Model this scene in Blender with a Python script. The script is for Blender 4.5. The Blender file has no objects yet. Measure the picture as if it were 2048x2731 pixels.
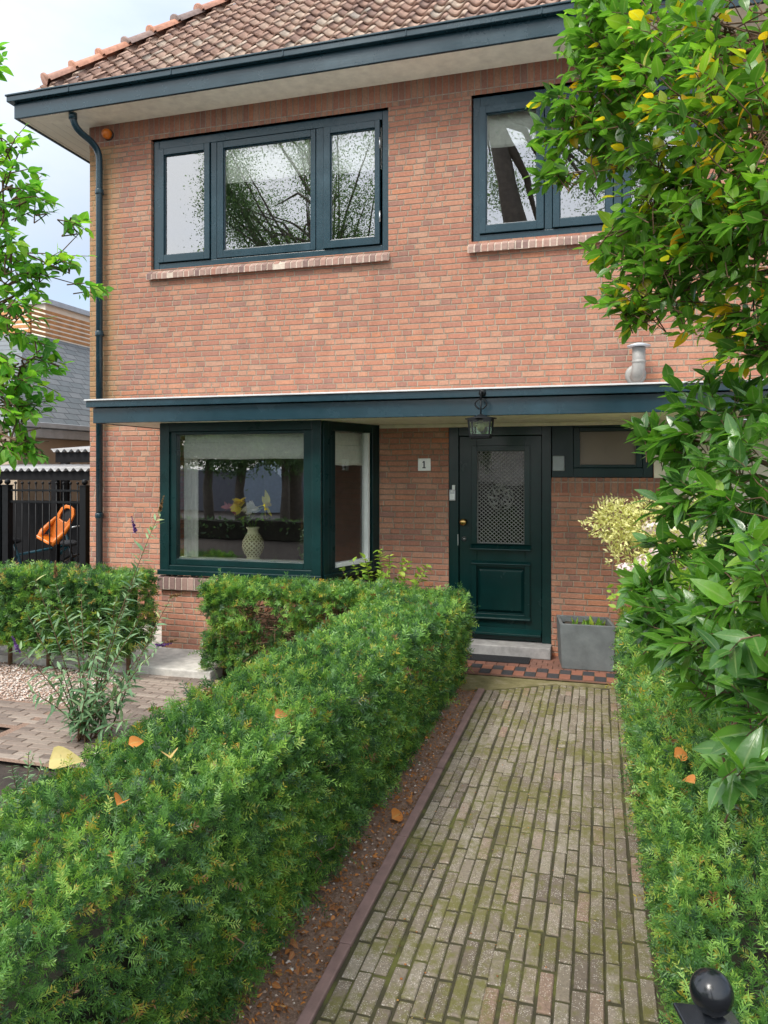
import bpy, math, random
import numpy as np
from mathutils import Vector, Matrix
R = math.radians
PI = math.pi
C = bpy.context.scene.collection
scn = bpy.context.scene

# ------------------------------------------------------------------ camera
cd = bpy.data.cameras.new("camera")
cam = bpy.data.objects.new("camera", cd)
C.objects.link(cam)
cam.location = (0, 0, 1.8)
cam.rotation_euler = (R(90), 0, R(16))
cd.sensor_fit = 'HORIZONTAL'
cd.sensor_width = 36
cd.lens = 36 * 2000 / 2048
cd.shift_y = -(1365.5 - 1252) / 2048
cd.clip_end = 500
scn.camera = cam

# ------------------------------------------------------------------ world, sun, exposure
SUN_EL, SUN_AZ = 52, 205          # azimuth measured from +y clockwise: behind the camera, to the left
w = bpy.data.worlds.new("World")
scn.world = w
w.use_nodes = True
nt = w.node_tree
for n in list(nt.nodes):
    nt.nodes.remove(n)
wo = nt.nodes.new('ShaderNodeOutputWorld')
bg = nt.nodes.new('ShaderNodeBackground')
sky = nt.nodes.new('ShaderNodeTexSky')
sky.sky_type = 'NISHITA'
sky.sun_disc = False
sky.sun_elevation = R(SUN_EL)
sky.sun_rotation = R(SUN_AZ)
sky.dust_density = 2.0
tc = nt.nodes.new('ShaderNodeTexCoord')
mp = nt.nodes.new('ShaderNodeMapping')
mp.inputs['Scale'].default_value = (1.2, 1.2, 2.6)
nz = nt.nodes.new('ShaderNodeTexNoise')
nz.inputs['Scale'].default_value = 2.2
nz.inputs['Detail'].default_value = 7
nz.inputs['Roughness'].default_value = 0.55
cr = nt.nodes.new('ShaderNodeValToRGB')
cr.color_ramp.elements[0].position = 0.3
cr.color_ramp.elements[0].color = (0.45, 0.45, 0.45, 1)
cr.color_ramp.elements[1].position = 0.62
cr.color_ramp.elements[1].color = (0.97, 0.97, 0.97, 1)
mx = nt.nodes.new('ShaderNodeMixRGB')
sunv = (math.sin(R(SUN_AZ)) * math.cos(R(SUN_EL)), math.cos(R(SUN_AZ)) * math.cos(R(SUN_EL)), math.sin(R(SUN_EL)))
dp = nt.nodes.new('ShaderNodeVectorMath'); dp.operation = 'DOT_PRODUCT'
dp.inputs[1].default_value = sunv
mr_ = nt.nodes.new('ShaderNodeMapRange')
mr_.inputs[1].default_value = -0.1; mr_.inputs[2].default_value = 0.95
cc_ = nt.nodes.new('ShaderNodeMixRGB')
cc_.inputs['Color1'].default_value = (2.0, 2.33, 2.8, 1)    # thin cloud away from the sun
cc_.inputs['Color2'].default_value = (8.0, 8.2, 8.4, 1)    # thin cloud lit around the sun
nt.links.new(tc.outputs['Generated'], dp.inputs[0])
nt.links.new(dp.outputs['Value'], mr_.inputs[0])
nt.links.new(mr_.outputs[0], cc_.inputs['Fac'])
nt.links.new(cc_.outputs[0], mx.inputs['Color2'])
nt.links.new(tc.outputs['Generated'], mp.inputs['Vector'])
nt.links.new(mp.outputs[0], nz.inputs['Vector'])
nt.links.new(nz.outputs['Fac'], cr.inputs['Fac'])
nt.links.new(cr.outputs['Color'], mx.inputs['Fac'])
nt.links.new(sky.outputs[0], mx.inputs['Color1'])
nt.links.new(mx.outputs[0], bg.inputs['Color'])
bg.inputs['Strength'].default_value = 0.12
nt.links.new(bg.outputs[0], wo.inputs['Surface'])

sl = bpy.data.lights.new("sun", 'SUN')
sl.energy = 1.5
sl.angle = R(20)
sl.color = (1.0, 0.95, 0.88)
so = bpy.data.objects.new("sun", sl)
C.objects.link(so)
az = R(SUN_AZ)
d = Vector((-math.sin(az) * math.cos(R(SUN_EL)), -math.cos(az) * math.cos(R(SUN_EL)), -math.sin(R(SUN_EL))))
so.rotation_euler = d.to_track_quat('-Z', 'Y').to_euler()
so.location = (-4, -6, 12)

scn.view_settings.view_transform = 'Standard'
scn.view_settings.look = 'None'
scn.view_settings.gamma = 1
scn.view_settings.exposure = 1.4
scn.cycles.max_bounces = 10
scn.cycles.transparent_max_bounces = 16

# ------------------------------------------------------------------ material helpers
class NT:
    def __init__(s, name):
        s.m = bpy.data.materials.new(name)
        s.m.use_nodes = True
        s.t = s.m.node_tree
        s.b = s.t.nodes['Principled BSDF']
        s.o = s.t.nodes['Material Output']
    def n(s, typ, **kw):
        x = s.t.nodes.new(typ)
        for k, v in kw.items():
            setattr(x, k, v)
        return x
    def put(s, sock, v):
        if isinstance(v, (int, float)):
            sock.default_value = v
        elif isinstance(v, (tuple, list)):
            sock.default_value = v if len(v) != 3 or sock.type == 'VECTOR' else (*v, 1)
        else:
            s.t.links.new(v, sock)
    def math(s, op, a, b=0.0, c=0.0):
        x = s.n('ShaderNodeMath', operation=op)
        for i, v in enumerate((a, b, c)):
            s.put(x.inputs[i], v)
        return x.outputs[0]
    def noise(s, vec, scale, detail=4, rough=0.55, dim='3D'):
        x = s.n('ShaderNodeTexNoise')
        if vec is not None:
            s.put(x.inputs['Vector'], vec)
        s.put(x.inputs['Scale'], scale)
        s.put(x.inputs['Detail'], detail)
        s.put(x.inputs['Roughness'], rough)
        return x.outputs['Fac']
    def ramp(s, fac, stops, interp='LINEAR'):
        x = s.n('ShaderNodeValToRGB')
        x.color_ramp.interpolation = interp
        e = x.color_ramp.elements
        while len(e) < len(stops):
            e.new(0.5)
        for i, (p, c) in enumerate(stops):
            e[i].position = p
            e[i].color = (*c, 1) if len(c) == 3 else c
        s.put(x.inputs['Fac'], fac)
        return x.outputs['Color']
    def mix(s, fac, a, b, mode='MIX'):
        x = s.n('ShaderNodeMixRGB', blend_type=mode)
        s.put(x.inputs['Fac'], fac)
        s.put(x.inputs['Color1'], a)
        s.put(x.inputs['Color2'], b)
        return x.outputs[0]
    def obj(s):
        return s.n('ShaderNodeTexCoord').outputs['Object']
    def attr(s, name):
        x = s.n('ShaderNodeAttribute')
        x.attribute_name = name
        return x.outputs['Fac']
    def bump(s, h, strength=0.4, dist=0.01):
        x = s.n('ShaderNodeBump')
        s.put(x.inputs['Strength'], strength)
        s.put(x.inputs['Distance'], dist)
        s.put(x.inputs['Height'], h)
        s.t.links.new(x.outputs[0], s.b.inputs['Normal'])
        return x.outputs[0]
    def set(s, **kw):
        for k, v in kw.items():
            s.put(s.b.inputs[k.replace('_', ' ')], v)
        return s

def g(v):
    return (v, v, v)

def plain(name, col, rough=0.5, metal=0.0, var=0.12, scale=9.0, bump=0.0, spec=0.5):
    """a painted / cast / woven surface with mottling and a little relief"""
    k = NT(name)
    o = k.obj()
    f = k.noise(o, scale, 6, 0.6)
    lo = tuple(max(0, c * (1 - var)) for c in col)
    hi = tuple(min(1, c * (1 + var)) for c in col)
    k.set(Base_Color=k.ramp(f, [(0.3, lo), (0.7, hi)]), Metallic=metal)
    k.set(Roughness=k.math('ADD', k.math('MULTIPLY', k.noise(o, scale * 2.3, 3), 0.18), rough - 0.09))
    k.b.inputs['Specular IOR Level'].default_value = spec
    if bump:
        k.bump(k.noise(o, scale * 6, 5), bump, 0.004)
    return k.m

def brick_mat(name, w=0.215, h=0.0572, mort=0.0105, soldier=False, palette=None, mortar=(0.35, 0.275, 0.205), halfp=0.5, moss=True, origin_x=0.0, value=1.0):
    k = NT(name)
    o = k.obj()
    sp = k.n('ShaderNodeSeparateXYZ')
    k.put(sp.inputs[0], o)
    # wobble so that courses are not ruler straight
    wob = k.math('MULTIPLY', k.math('SUBTRACT', k.noise(o, 5.0, 3), 0.5), 0.012)
    hx = k.math('ADD', k.math('ADD', sp.outputs[0], sp.outputs[1]), wob)
    vz = k.math('ADD', sp.outputs[2], wob)
    u, v = (vz, hx) if soldier else (hx, vz)
    vv = k.math('DIVIDE', v, h)
    row = k.math('FLOOR', vv)
    fv = k.math('FRACT', vv)
    wn = k.n('ShaderNodeTexWhiteNoise', noise_dimensions='1D')
    k.put(wn.inputs['W'], row)
    off = 0.0 if soldier else k.math('MULTIPLY', wn.outputs['Value'], 1.0)
    uu = k.math('ADD', k.math('DIVIDE', u, w), off)
    col = k.math('FLOOR', uu)
    fu = k.math('FRACT', uu)
    def white(a, b, c):
        cv = k.n('ShaderNodeCombineXYZ')
        k.put(cv.inputs[0], a); k.put(cv.inputs[1], b); k.put(cv.inputs[2], c)
        q = k.n('ShaderNodeTexWhiteNoise', noise_dimensions='3D')
        k.put(q.inputs['Vector'], cv.outputs[0])
        return q.outputs['Value']
    half = k.math('LESS_THAN', white(col, row, 3.3), halfp)
    fu2 = k.math('FRACT', k.math('MULTIPLY', fu, 2))
    side = k.math('MULTIPLY', k.math('FLOOR', k.math('MULTIPLY', fu, 2)), half)
    du1 = k.math('MULTIPLY', k.math('MINIMUM', fu, k.math('SUBTRACT', 1, fu)), w)
    du2 = k.math('MULTIPLY', k.math('MINIMUM', fu2, k.math('SUBTRACT', 1, fu2)), w / 2)
    du = k.math('ADD', k.math('MULTIPLY', du2, half), k.math('MULTIPLY', du1, k.math('SUBTRACT', 1, half)))
    dv = k.math('MULTIPLY', k.math('MINIMUM', fv, k.math('SUBTRACT', 1, fv)), h)
    dd = k.math('MINIMUM', du, dv)
    dd = k.math('ADD', dd, k.math('MULTIPLY', k.math('SUBTRACT', k.noise(o, 70, 4), 0.5), 0.006))
    mask = k.n('ShaderNodeMapRange', interpolation_type='SMOOTHSTEP')
    k.put(mask.inputs[0], dd)
    mask.inputs[1].default_value = mort / 2 - 0.0025
    mask.inputs[2].default_value = mort / 2 + 0.0035
    mk = mask.outputs[0]
    rid = white(col, row, k.math('ADD', side, 9.1))
    pal = palette or [(0.0, (0.265, 0.142, 0.110)), (0.09, (0.305, 0.148, 0.106)), (0.3, (0.34, 0.154, 0.104)),
                      (0.55, (0.362, 0.169, 0.110)), (0.78, (0.38, 0.194, 0.128)), (0.92, (0.38, 0.218, 0.15)), (1.0, (0.40, 0.165, 0.092))]
    pal = [(p, tuple(c * value for c in q)) for p, q in pal]
    bc = k.ramp(rid, pal)
    bc = k.mix(0.55, bc, k.ramp(k.noise(o, 45, 5, 0.65), [(0.25, g(0.3)), (0.75, g(0.72))]), 'OVERLAY')
    bc = k.mix(0.35, bc, k.ramp(k.noise(o, 1.1, 4), [(0.3, (0.36, 0.36, 0.38)), (0.7, (0.66, 0.62, 0.58))]), 'OVERLAY')
    mc = k.ramp(k.noise(o, 14, 5), [(0.3, tuple(c * 0.62 for c in mortar)), (0.7, tuple(min(1, c * 1.15) for c in mortar))])
    mc = k.mix(k.math('MULTIPLY', k.math('LESS_THAN', dv, du), 0.55), mc, tuple(q * 0.52 for q in mortar))  # bed joints painted darker, standing in for shadow in the recessed mortar
    c = k.mix(mk, mc, bc)
    sv = k.n('ShaderNodeMapping')
    k.put(sv.inputs['Vector'], o)
    sv.inputs['Scale'].default_value = (2.6, 2.6, 0.35)
    c = k.mix(0.28, c, k.ramp(k.noise(sv.outputs[0], 2.4, 6, 0.65), [(0.35, g(0.32)), (0.62, g(0.56))]), 'OVERLAY')
    if moss:
        # greenish-yellow algae beside the drainpipe at the house corner
        dx = k.math('ABSOLUTE', k.math('SUBTRACT', sp.outputs[0], origin_x))
        fall = k.math('SUBTRACT', 1.0, k.math('DIVIDE', dx, 0.34))
        st = k.math('MULTIPLY', k.math('MAXIMUM', fall, 0.0), k.math('MULTIPLY', k.noise(o, 3.5, 5), 1.7))
        st = k.math('MINIMUM', k.math('MULTIPLY', st, 0.7), 0.42)
        c = k.mix(st, c, (0.30, 0.22, 0.075))
    k.set(Base_Color=c, Roughness=0.86)
    k.b.inputs['Specular IOR Level'].default_value = 0.25
    hgt = k.math('ADD', mk, k.math('MULTIPLY', k.noise(o, 60, 5, 0.7), 0.45))
    hgt = k.math('ADD', hgt, k.math('MULTIPLY', rid, 0.35))
    k.bump(hgt, 0.9, 0.007)
    return k.m

def leaf_mat(name, stops, rough=0.4, trans=0.3, spec=0.5, vein=True, tboost=1.35):
    k = NT(name)
    t = k.attr('tint')
    col = k.ramp(t, stops)
    o = k.obj()
    col = k.mix(0.3, col, k.ramp(k.noise(o, 30, 3), [(0.3, g(0.35)), (0.7, g(0.65))]), 'OVERLAY')
    if vein:
        rb = k.n('ShaderNodeMapRange')
        k.put(rb.inputs[0], k.attr('rib'))
        rb.inputs[1].default_value = 0.84; rb.inputs[2].default_value = 0.97
        rb.inputs[4].default_value = 0.5
        col = k.mix(rb.outputs[0], col, k.mix(0.5, col, (0.45, 0.55, 0.22)))
        k.bump(k.math('ADD', k.noise(o, 90, 3), k.math('MULTIPLY', rb.outputs[0], -1.0)), 0.25, 0.003)
    k.set(Base_Color=col, Roughness=k.math('ADD', k.math('MULTIPLY', k.noise(o, 22, 2), 0.25), rough - 0.12))
    k.b.inputs['Specular IOR Level'].default_value = spec
    tr = k.n('ShaderNodeBsdfTranslucent')
    k.put(tr.inputs['Color'], k.mix(1.0, col, (tboost, tboost * 1.12, tboost * 0.6), 'MULTIPLY'))
    ms = k.n('ShaderNodeMixShader')
    ms.inputs[0].default_value = trans
    k.t.links.new(k.b.outputs[0], ms.inputs[1])
    k.t.links.new(tr.outputs[0], ms.inputs[2])
    k.t.links.new(ms.outputs[0], k.o.inputs['Surface'])
    return k.m

def tint_mat(name, stops, rough=0.8, scale=40, amount=0.4, bump=0.3, spec=0.3):
    k = NT(name)
    o = k.obj()
    col = k.ramp(k.attr('tint'), stops)
    col = k.mix(amount, col, k.ramp(k.noise(o, scale, 6, 0.65), [(0.25, g(0.25)), (0.75, g(0.75))]), 'OVERLAY')
    k.set(Base_Color=col, Roughness=rough)
    k.b.inputs['Specular IOR Level'].default_value = spec
    if bump:
        k.bump(k.noise(o, scale * 2, 5), bump, 0.004)
    return k.m

def glass_mat(name, refl=0.35, tint=(0.93, 0.97, 0.95), wav=0.02):
    k = NT(name)
    o = k.obj()
    lw = k.n('ShaderNodeLayerWeight')
    lw.inputs['Blend'].default_value = 0.35
    fac = k.math('MINIMUM', k.math('ADD', k.math('MULTIPLY', lw.outputs['Fresnel'], 0.6), refl), 1.0)
    gl = k.n('ShaderNodeBsdfGlossy')
    gl.inputs['Roughness'].default_value = 0.0
    bp = k.n('ShaderNodeBump')
    bp.inputs['Strength'].default_value = wav
    bp.inputs['Distance'].default_value = 0.05
    k.put(bp.inputs['Height'], k.noise(o, 1.6, 2))
    k.t.links.new(bp.outputs[0], gl.inputs['Normal'])
    tp = k.n('ShaderNodeBsdfTransparent')
    k.put(tp.inputs['Color'], tint)
    ms = k.n('ShaderNodeMixShader')
    k.put(ms.inputs[0], fac)
    k.t.links.new(tp.outputs[0], ms.inputs[1])
    k.t.links.new(gl.outputs[0], ms.inputs[2])
    k.t.links.new(ms.outputs[0], k.o.inputs['Surface'])
    return k.m

def boards_mat(name, col, pitch=0.11, axis=0, rough=0.55):
    """painted tongue-and-groove boarding"""
    k = NT(name)
    o = k.obj()
    sp = k.n('ShaderNodeSeparateXYZ')
    k.put(sp.inputs[0], o)
    f = k.math('FRACT', k.math('DIVIDE', sp.outputs[axis], pitch))
    dd = k.math('MINIMUM', f, k.math('SUBTRACT', 1, f))
    m = k.n('ShaderNodeMapRange')
    k.put(m.inputs[0], dd)
    m.inputs[1].default_value = 0.02
    m.inputs[2].default_value = 0.07
    c = k.ramp(k.noise(o, 4, 5), [(0.3, tuple(x * 0.92 for x in col)), (0.7, col)])
    k.set(Base_Color=k.mix(m.outputs[0], tuple(x * 0.72 for x in col), c), Roughness=rough)
    k.bump(m.outputs[0], 0.5, 0.004)
    return k.m

M = {}
WX = -5.6                      # left corner of the house
HOUSE0 = Vector((-1.5, 7.32, 0))
M['brick'] = brick_mat('red_brick', origin_x=WX + 0.12 - HOUSE0.x)
M['brick_low'] = brick_mat('shade_lifted_brick', moss=False, value=1.16, mortar=(0.42, 0.32, 0.24))  # red brick made paler in colour to offset the shade under the canopy
M['soldier'] = brick_mat('soldier_brick', w=0.24, h=0.064, soldier=True, halfp=0.0, moss=False, value=0.84, mortar=(0.38, 0.30, 0.24))
def painted(name, col, rough, spec):
    k = NT(name)
    o = k.obj()
    mpn = k.n('ShaderNodeMapping')
    k.put(mpn.inputs['Vector'], o)
    mpn.inputs['Scale'].default_value = (1.0, 6.0, 9.0)
    br = k.noise(mpn.outputs[0], 9.0, 6, 0.7)
    du = k.noise(o, 2.0, 6, 0.65)
    c = k.ramp(du, [(0.3, tuple(q * 0.75 for q in col)), (0.6, col), (0.8, tuple(q * 1.5 + 0.006 for q in col))])
    k.set(Base_Color=c, Roughness=k.math('ADD', k.math('MULTIPLY', du, 0.35), rough - 0.12))
    k.b.inputs['Specular IOR Level'].default_value = spec
    k.bump(br, 0.25, 0.0025)
    return k.m
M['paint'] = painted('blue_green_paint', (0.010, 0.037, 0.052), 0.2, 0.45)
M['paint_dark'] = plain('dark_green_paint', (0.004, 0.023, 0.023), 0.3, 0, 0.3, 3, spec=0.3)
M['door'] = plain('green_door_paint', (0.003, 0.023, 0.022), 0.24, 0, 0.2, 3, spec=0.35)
M['soffit'] = boards_mat('cream_soffit_boards', (0.84, 0.83, 0.70), 0.12, 0)
M['soffit_low'] = plain('cream_board_paint', (0.84, 0.83, 0.70), 0.55)
M['cream'] = plain('cream_paint', (0.70, 0.66, 0.52), 0.6)
M['lead'] = plain('lead_flashing', (0.52, 0.53, 0.53), 0.5, 0.1, 0.15, 6)
M['glass'] = glass_mat('window_glass', 0.31, wav=0.012)
M['glass_low'] = glass_mat('bay_glass', 0.34)
M['glass_side'] = glass_mat('side_glass', 0.12)
M['white'] = plain('white_paint', (0.74, 0.77, 0.74), 0.5)
M['blind'] = plain('cream_fabric', (0.90, 0.90, 0.82), 0.85, 0, 0.08, 30, 0.15)
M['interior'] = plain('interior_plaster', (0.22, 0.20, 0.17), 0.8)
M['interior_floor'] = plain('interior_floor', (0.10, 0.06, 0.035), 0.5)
M['black_iron'] = plain('black_iron', (0.010, 0.012, 0.015), 0.2, 0.0, 0.3, 20, spec=0.6)
M['brass'] = plain('brass', (0.55, 0.36, 0.13), 0.25, 1.0)
M['steel'] = plain('steel', (0.45, 0.47, 0.48), 0.35, 0.9)
M['stone'] = plain('grey_stone', (0.27, 0.265, 0.26), 0.75, 0, 0.25, 14, 0.4)
M['planter'] = plain('grey_concrete', (0.125, 0.14, 0.142), 0.7, 0, 0.25, 7, 0.35)
M['concrete'] = plain('pale_concrete', (0.46, 0.44, 0.40), 0.85, 0, 0.28, 12, 0.6)
M['matt_black'] = plain('matt_black_iron', (0.006, 0.007, 0.008), 0.5, 0, 0.3, 20, spec=0.2)
M['rubber'] = plain('black_rubber', (0.012, 0.013, 0.016), 0.85, 0, 0.3, 60, 0.6)
M['orange_plastic'] = plain('orange_plastic', (0.62, 0.16, 0.010), 0.35)
M['flue'] = plain('galvanised_duct', (0.27, 0.265, 0.25), 0.55, 0.2, 0.3, 9)
M['soil'] = plain('dark_soil', (0.050, 0.038, 0.028), 0.95, 0, 0.6, 22, 1.0)
M['twig'] = plain('brown_twig', (0.13, 0.075, 0.04), 0.85, 0, 0.4, 30)
M['bark'] = plain('grey_bark', (0.20, 0.165, 0.13), 0.9, 0, 0.4, 9, 0.8)
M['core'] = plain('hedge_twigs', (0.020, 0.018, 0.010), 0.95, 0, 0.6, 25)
M['slat'] = plain('larch_slats', (0.50, 0.23, 0.075), 0.6, 0, 0.3, 6)
M['render'] = plain('beige_render', (0.44, 0.35, 0.255), 0.85, 0, 0.1, 3)
M['cream_render'] = plain('pale_render', (0.72, 0.66, 0.55), 0.85, 0, 0.06, 3)
M['zinc'] = plain('zinc_sheet', (0.42, 0.45, 0.48), 0.5, 0.3, 0.15, 6)
M['yew'] = leaf_mat('yew_needles', [(0.0, (0.022, 0.058, 0.026)), (0.28, (0.055, 0.145, 0.040)), (0.55, (0.125, 0.28, 0.055)),
                    (0.80, (0.29, 0.48, 0.085)), (0.90, (0.32, 0.33, 0.05)), (0.96, (0.52, 0.36, 0.04)), (1.0, (0.24, 0.11, 0.05))], 0.40, 0.28, 0.45, False)
M['laurel'] = leaf_mat('glossy_leaves', [(0.0, (0.050, 0.13, 0.036)), (0.4, (0.090, 0.235, 0.034)), (0.8, (0.16, 0.35, 0.036)), (1.0, (0.28, 0.43, 0.05))], 0.24, 0.36, 0.7)
M['treeleaf'] = leaf_mat('tree_leaves', [(0.0, (0.055, 0.14, 0.030)), (0.4, (0.11, 0.26, 0.032)), (0.74, (0.20, 0.39, 0.038)), (0.82, (0.36, 0.40, 0.03)), (0.9, (0.66, 0.48, 0.02)), (1.0, (0.74, 0.40, 0.015))], 0.3, 0.42, 0.55, tboost=1.5)
M['birch'] = leaf_mat('thin_bright_leaves', [(0.0, (0.05, 0.17, 0.03)), (0.5, (0.12, 0.32, 0.035)), (1.0, (0.32, 0.52, 0.05))], 0.45, 0.5, 0.4, tboost=1.7)
M['greygreen'] = leaf_mat('grey_green_leaves', [(0.0, (0.06, 0.14, 0.075)), (0.5, (0.13, 0.25, 0.13)), (0.9, (0.26, 0.37, 0.19)), (1.0, (0.36, 0.38, 0.16))], 0.6, 0.25, 0.3)
M['lime'] = leaf_mat('lime_leaves', [(0.0, (0.06, 0.16, 0.02)), (0.5, (0.16, 0.32, 0.03)), (1.0, (0.40, 0.48, 0.06))], 0.5, 0.35, 0.4)
M['variegated'] = leaf_mat('variegated_leaves', [(0.0, (0.22, 0.27, 0.05)), (0.35, (0.55, 0.55, 0.18)), (0.8, (0.78, 0.74, 0.36)), (1.0, (0.85, 0.80, 0.5))], 0.5, 0.25, 0.4)
M['petal'] = leaf_mat('pale_pink_petals', [(0.0, (0.62, 0.40, 0.50)), (0.5, (0.80, 0.70, 0.74)), (1.0, (0.86, 0.82, 0.80))], 0.6, 0.3, 0.3)
M['petal_yellow'] = leaf_mat('yellow_petals', [(0.0, (0.85, 0.58, 0.01)), (1.0, (0.92, 0.82, 0.04))], 0.5, 0.25)
M['petal_white'] = leaf_mat('white_petals', [(0.0, (0.75, 0.68, 0.66)), (1.0, (0.85, 0.82, 0.78))], 0.5, 0.25)
M['petal_red'] = leaf_mat('red_petals', [(0.0, (0.40, 0.06, 0.09)), (1.0, (0.60, 0.22, 0.26))], 0.5, 0.25)
M['petal_purple'] = leaf_mat('purple_florets', [(0.0, (0.05, 0.015, 0.10)), (1.0, (0.16, 0.05, 0.28))], 0.7, 0.15)
M['petal_brown'] = leaf_mat('dead_florets', [(0.0, (0.10, 0.05, 0.025)), (1.0, (0.26, 0.14, 0.05))], 0.8, 0.1)
M['dead'] = leaf_mat('fallen_leaf', [(0.0, (0.14, 0.06, 0.025)), (0.45, (0.36, 0.15, 0.06)), (0.75, (0.62, 0.23, 0.05)), (1.0, (0.55, 0.45, 0.18))], 0.6, 0.2, 0.3)
M['bgleaf'] = leaf_mat('street_tree_leaves', [(0.0, (0.08, 0.15, 0.08)), (0.6, (0.16, 0.27, 0.12)), (1.0, (0.28, 0.38, 0.17))], 0.4, 0.5, 0.5)

# ------------------------------------------------------------------ mesh helpers
ORG = {}
class MB:
    def __init__(s):
        s.v = []; s.f = []; s.sm = []; s.t = []
        s.tint = 0.5
    def add(s, vs, fs, smooth=False):
        b = len(s.v)
        s.v += [tuple(p) for p in vs]
        s.t += [s.tint] * len(vs)
        s.f += [tuple(b + i for i in q) for q in fs]
        s.sm += [smooth] * len(fs)
        return s
    def box(s, x0, x1, y0, y1, z0, z1, mat=None):
        vs = [Vector((x, y, z)) for z in (z0, z1) for y in (y0, y1) for x in (x0, x1)]
        if mat is not None:
            vs = [mat @ p for p in vs]
        return s.add(vs, [(0, 2, 3, 1), (4, 5, 7, 6), (0, 1, 5, 4), (2, 6, 7, 3), (0, 4, 6, 2), (1, 3, 7, 5)])
    def bar(s, a, b, w, h, up=(0, 0, 1)):
        """rectangular bar from a to b"""
        a, b = Vector(a), Vector(b)
        d = (b - a).normalized()
        up = Vector(up)
        if abs(d.dot(up)) > 0.98:
            up = Vector((0, 1, 0))
        sx = d.cross(up).normalized() * w / 2
        sy = sx.cross(d).normalized() * h / 2
        vs = [p + i * sx + j * sy for p in (a, b) for i, j in ((-1, -1), (1, -1), (1, 1), (-1, 1))]
        return s.add(vs, [(3, 2, 1, 0), (4, 5, 6, 7), (0, 1, 5, 4), (1, 2, 6, 5), (2, 3, 7, 6), (3, 0, 4, 7)])
    def tube(s, pts, rad, n=8, cap=True):
        pts = [Vector(p) for p in pts]
        if isinstance(rad, (int, float)):
            rad = [rad] * len(pts)
        vs = []; fs = []
        ref = Vector((0.31, 0.17, 0.94))
        for i, p in enumerate(pts):
            t = (pts[min(i + 1, len(pts) - 1)] - pts[max(i - 1, 0)]).normalized()
            if abs(t.dot(ref)) > 0.97:
                ref = Vector((1, 0, 0))
            a = t.cross(ref).normalized()
            b = t.cross(a).normalized()
            for k in range(n):
                an = 2 * PI * k / n
                vs.append(p + (a * math.cos(an) + b * math.sin(an)) * rad[i])
        for i in range(len(pts) - 1):
            for k in range(n):
                k2 = (k + 1) % n
                fs.append((i * n + k, i * n + k2, (i + 1) * n + k2, (i + 1) * n + k))
        if cap:
            fs.append(tuple(range(n - 1, -1, -1)))
            fs.append(tuple(range((len(pts) - 1) * n, len(pts) * n)))
        return s.add(vs, fs, True)
    def lathe(s, prof, c, n=20, axis='z'):
        """prof: list of (r, h)"""
        vs = []; fs = []
        c = Vector(c)
        for r, h in prof:
            for k in range(n):
                an = 2 * PI * k / n
                p = Vector((math.cos(an) * r, math.sin(an) * r, h))
                if axis == 'y':
                    p = Vector((p.x, -h, p.y))
                vs.append(c + p)
        for i in range(len(prof) - 1):
            for k in range(n):
                k2 = (k + 1) % n
                fs.append((i * n + k, i * n + k2, (i + 1) * n + k2, (i + 1) * n + k))
        fs.append(tuple(range(n - 1, -1, -1)))
        fs.append(tuple(range((len(prof) - 1) * n, len(prof) * n)))
        return s.add(vs, fs, True)
    def ball(s, c, r, nu=16, nv=10, sc=(1, 1, 1)):
        prof = []
        vs = []; fs = []
        for i in range(nv + 1):
            a = PI * i / nv
            for k in range(nu):
                b = 2 * PI * k / nu
                vs.append((c[0] + r * sc[0] * math.sin(a) * math.cos(b), c[1] + r * sc[1] * math.sin(a) * math.sin(b), c[2] + r * sc[2] * math.cos(a)))
        for i in range(nv):
            for k in range(nu):
                k2 = (k + 1) % nu
                fs.append((i * nu + k, (i + 1) * nu + k, (i + 1) * nu + k2, i * nu + k2))
        return s.add(vs, fs, True)
    def prism(s, poly, z0, z1):
        n = len(poly)
        vs = [(x, y, z0) for x, y in poly] + [(x, y, z1) for x, y in poly]
        fs = [tuple(range(n - 1, -1, -1)), tuple(range(n, 2 * n))]
        fs += [(i, (i + 1) % n, n + (i + 1) % n, n + i) for i in range(n)]
        return s.add(vs, fs)
    def build(s, name, m, parent=None, bevel=0.0):
        return mk(name, np.array(s.v, dtype=np.float32), s.f, m, parent, np.array(s.t, dtype=np.float32), s.sm, bevel)

def org(parent):
    p = parent
    while p.parent:
        p = p.parent
    return ORG.get(p.name, Vector((0, 0, 0)))

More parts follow.
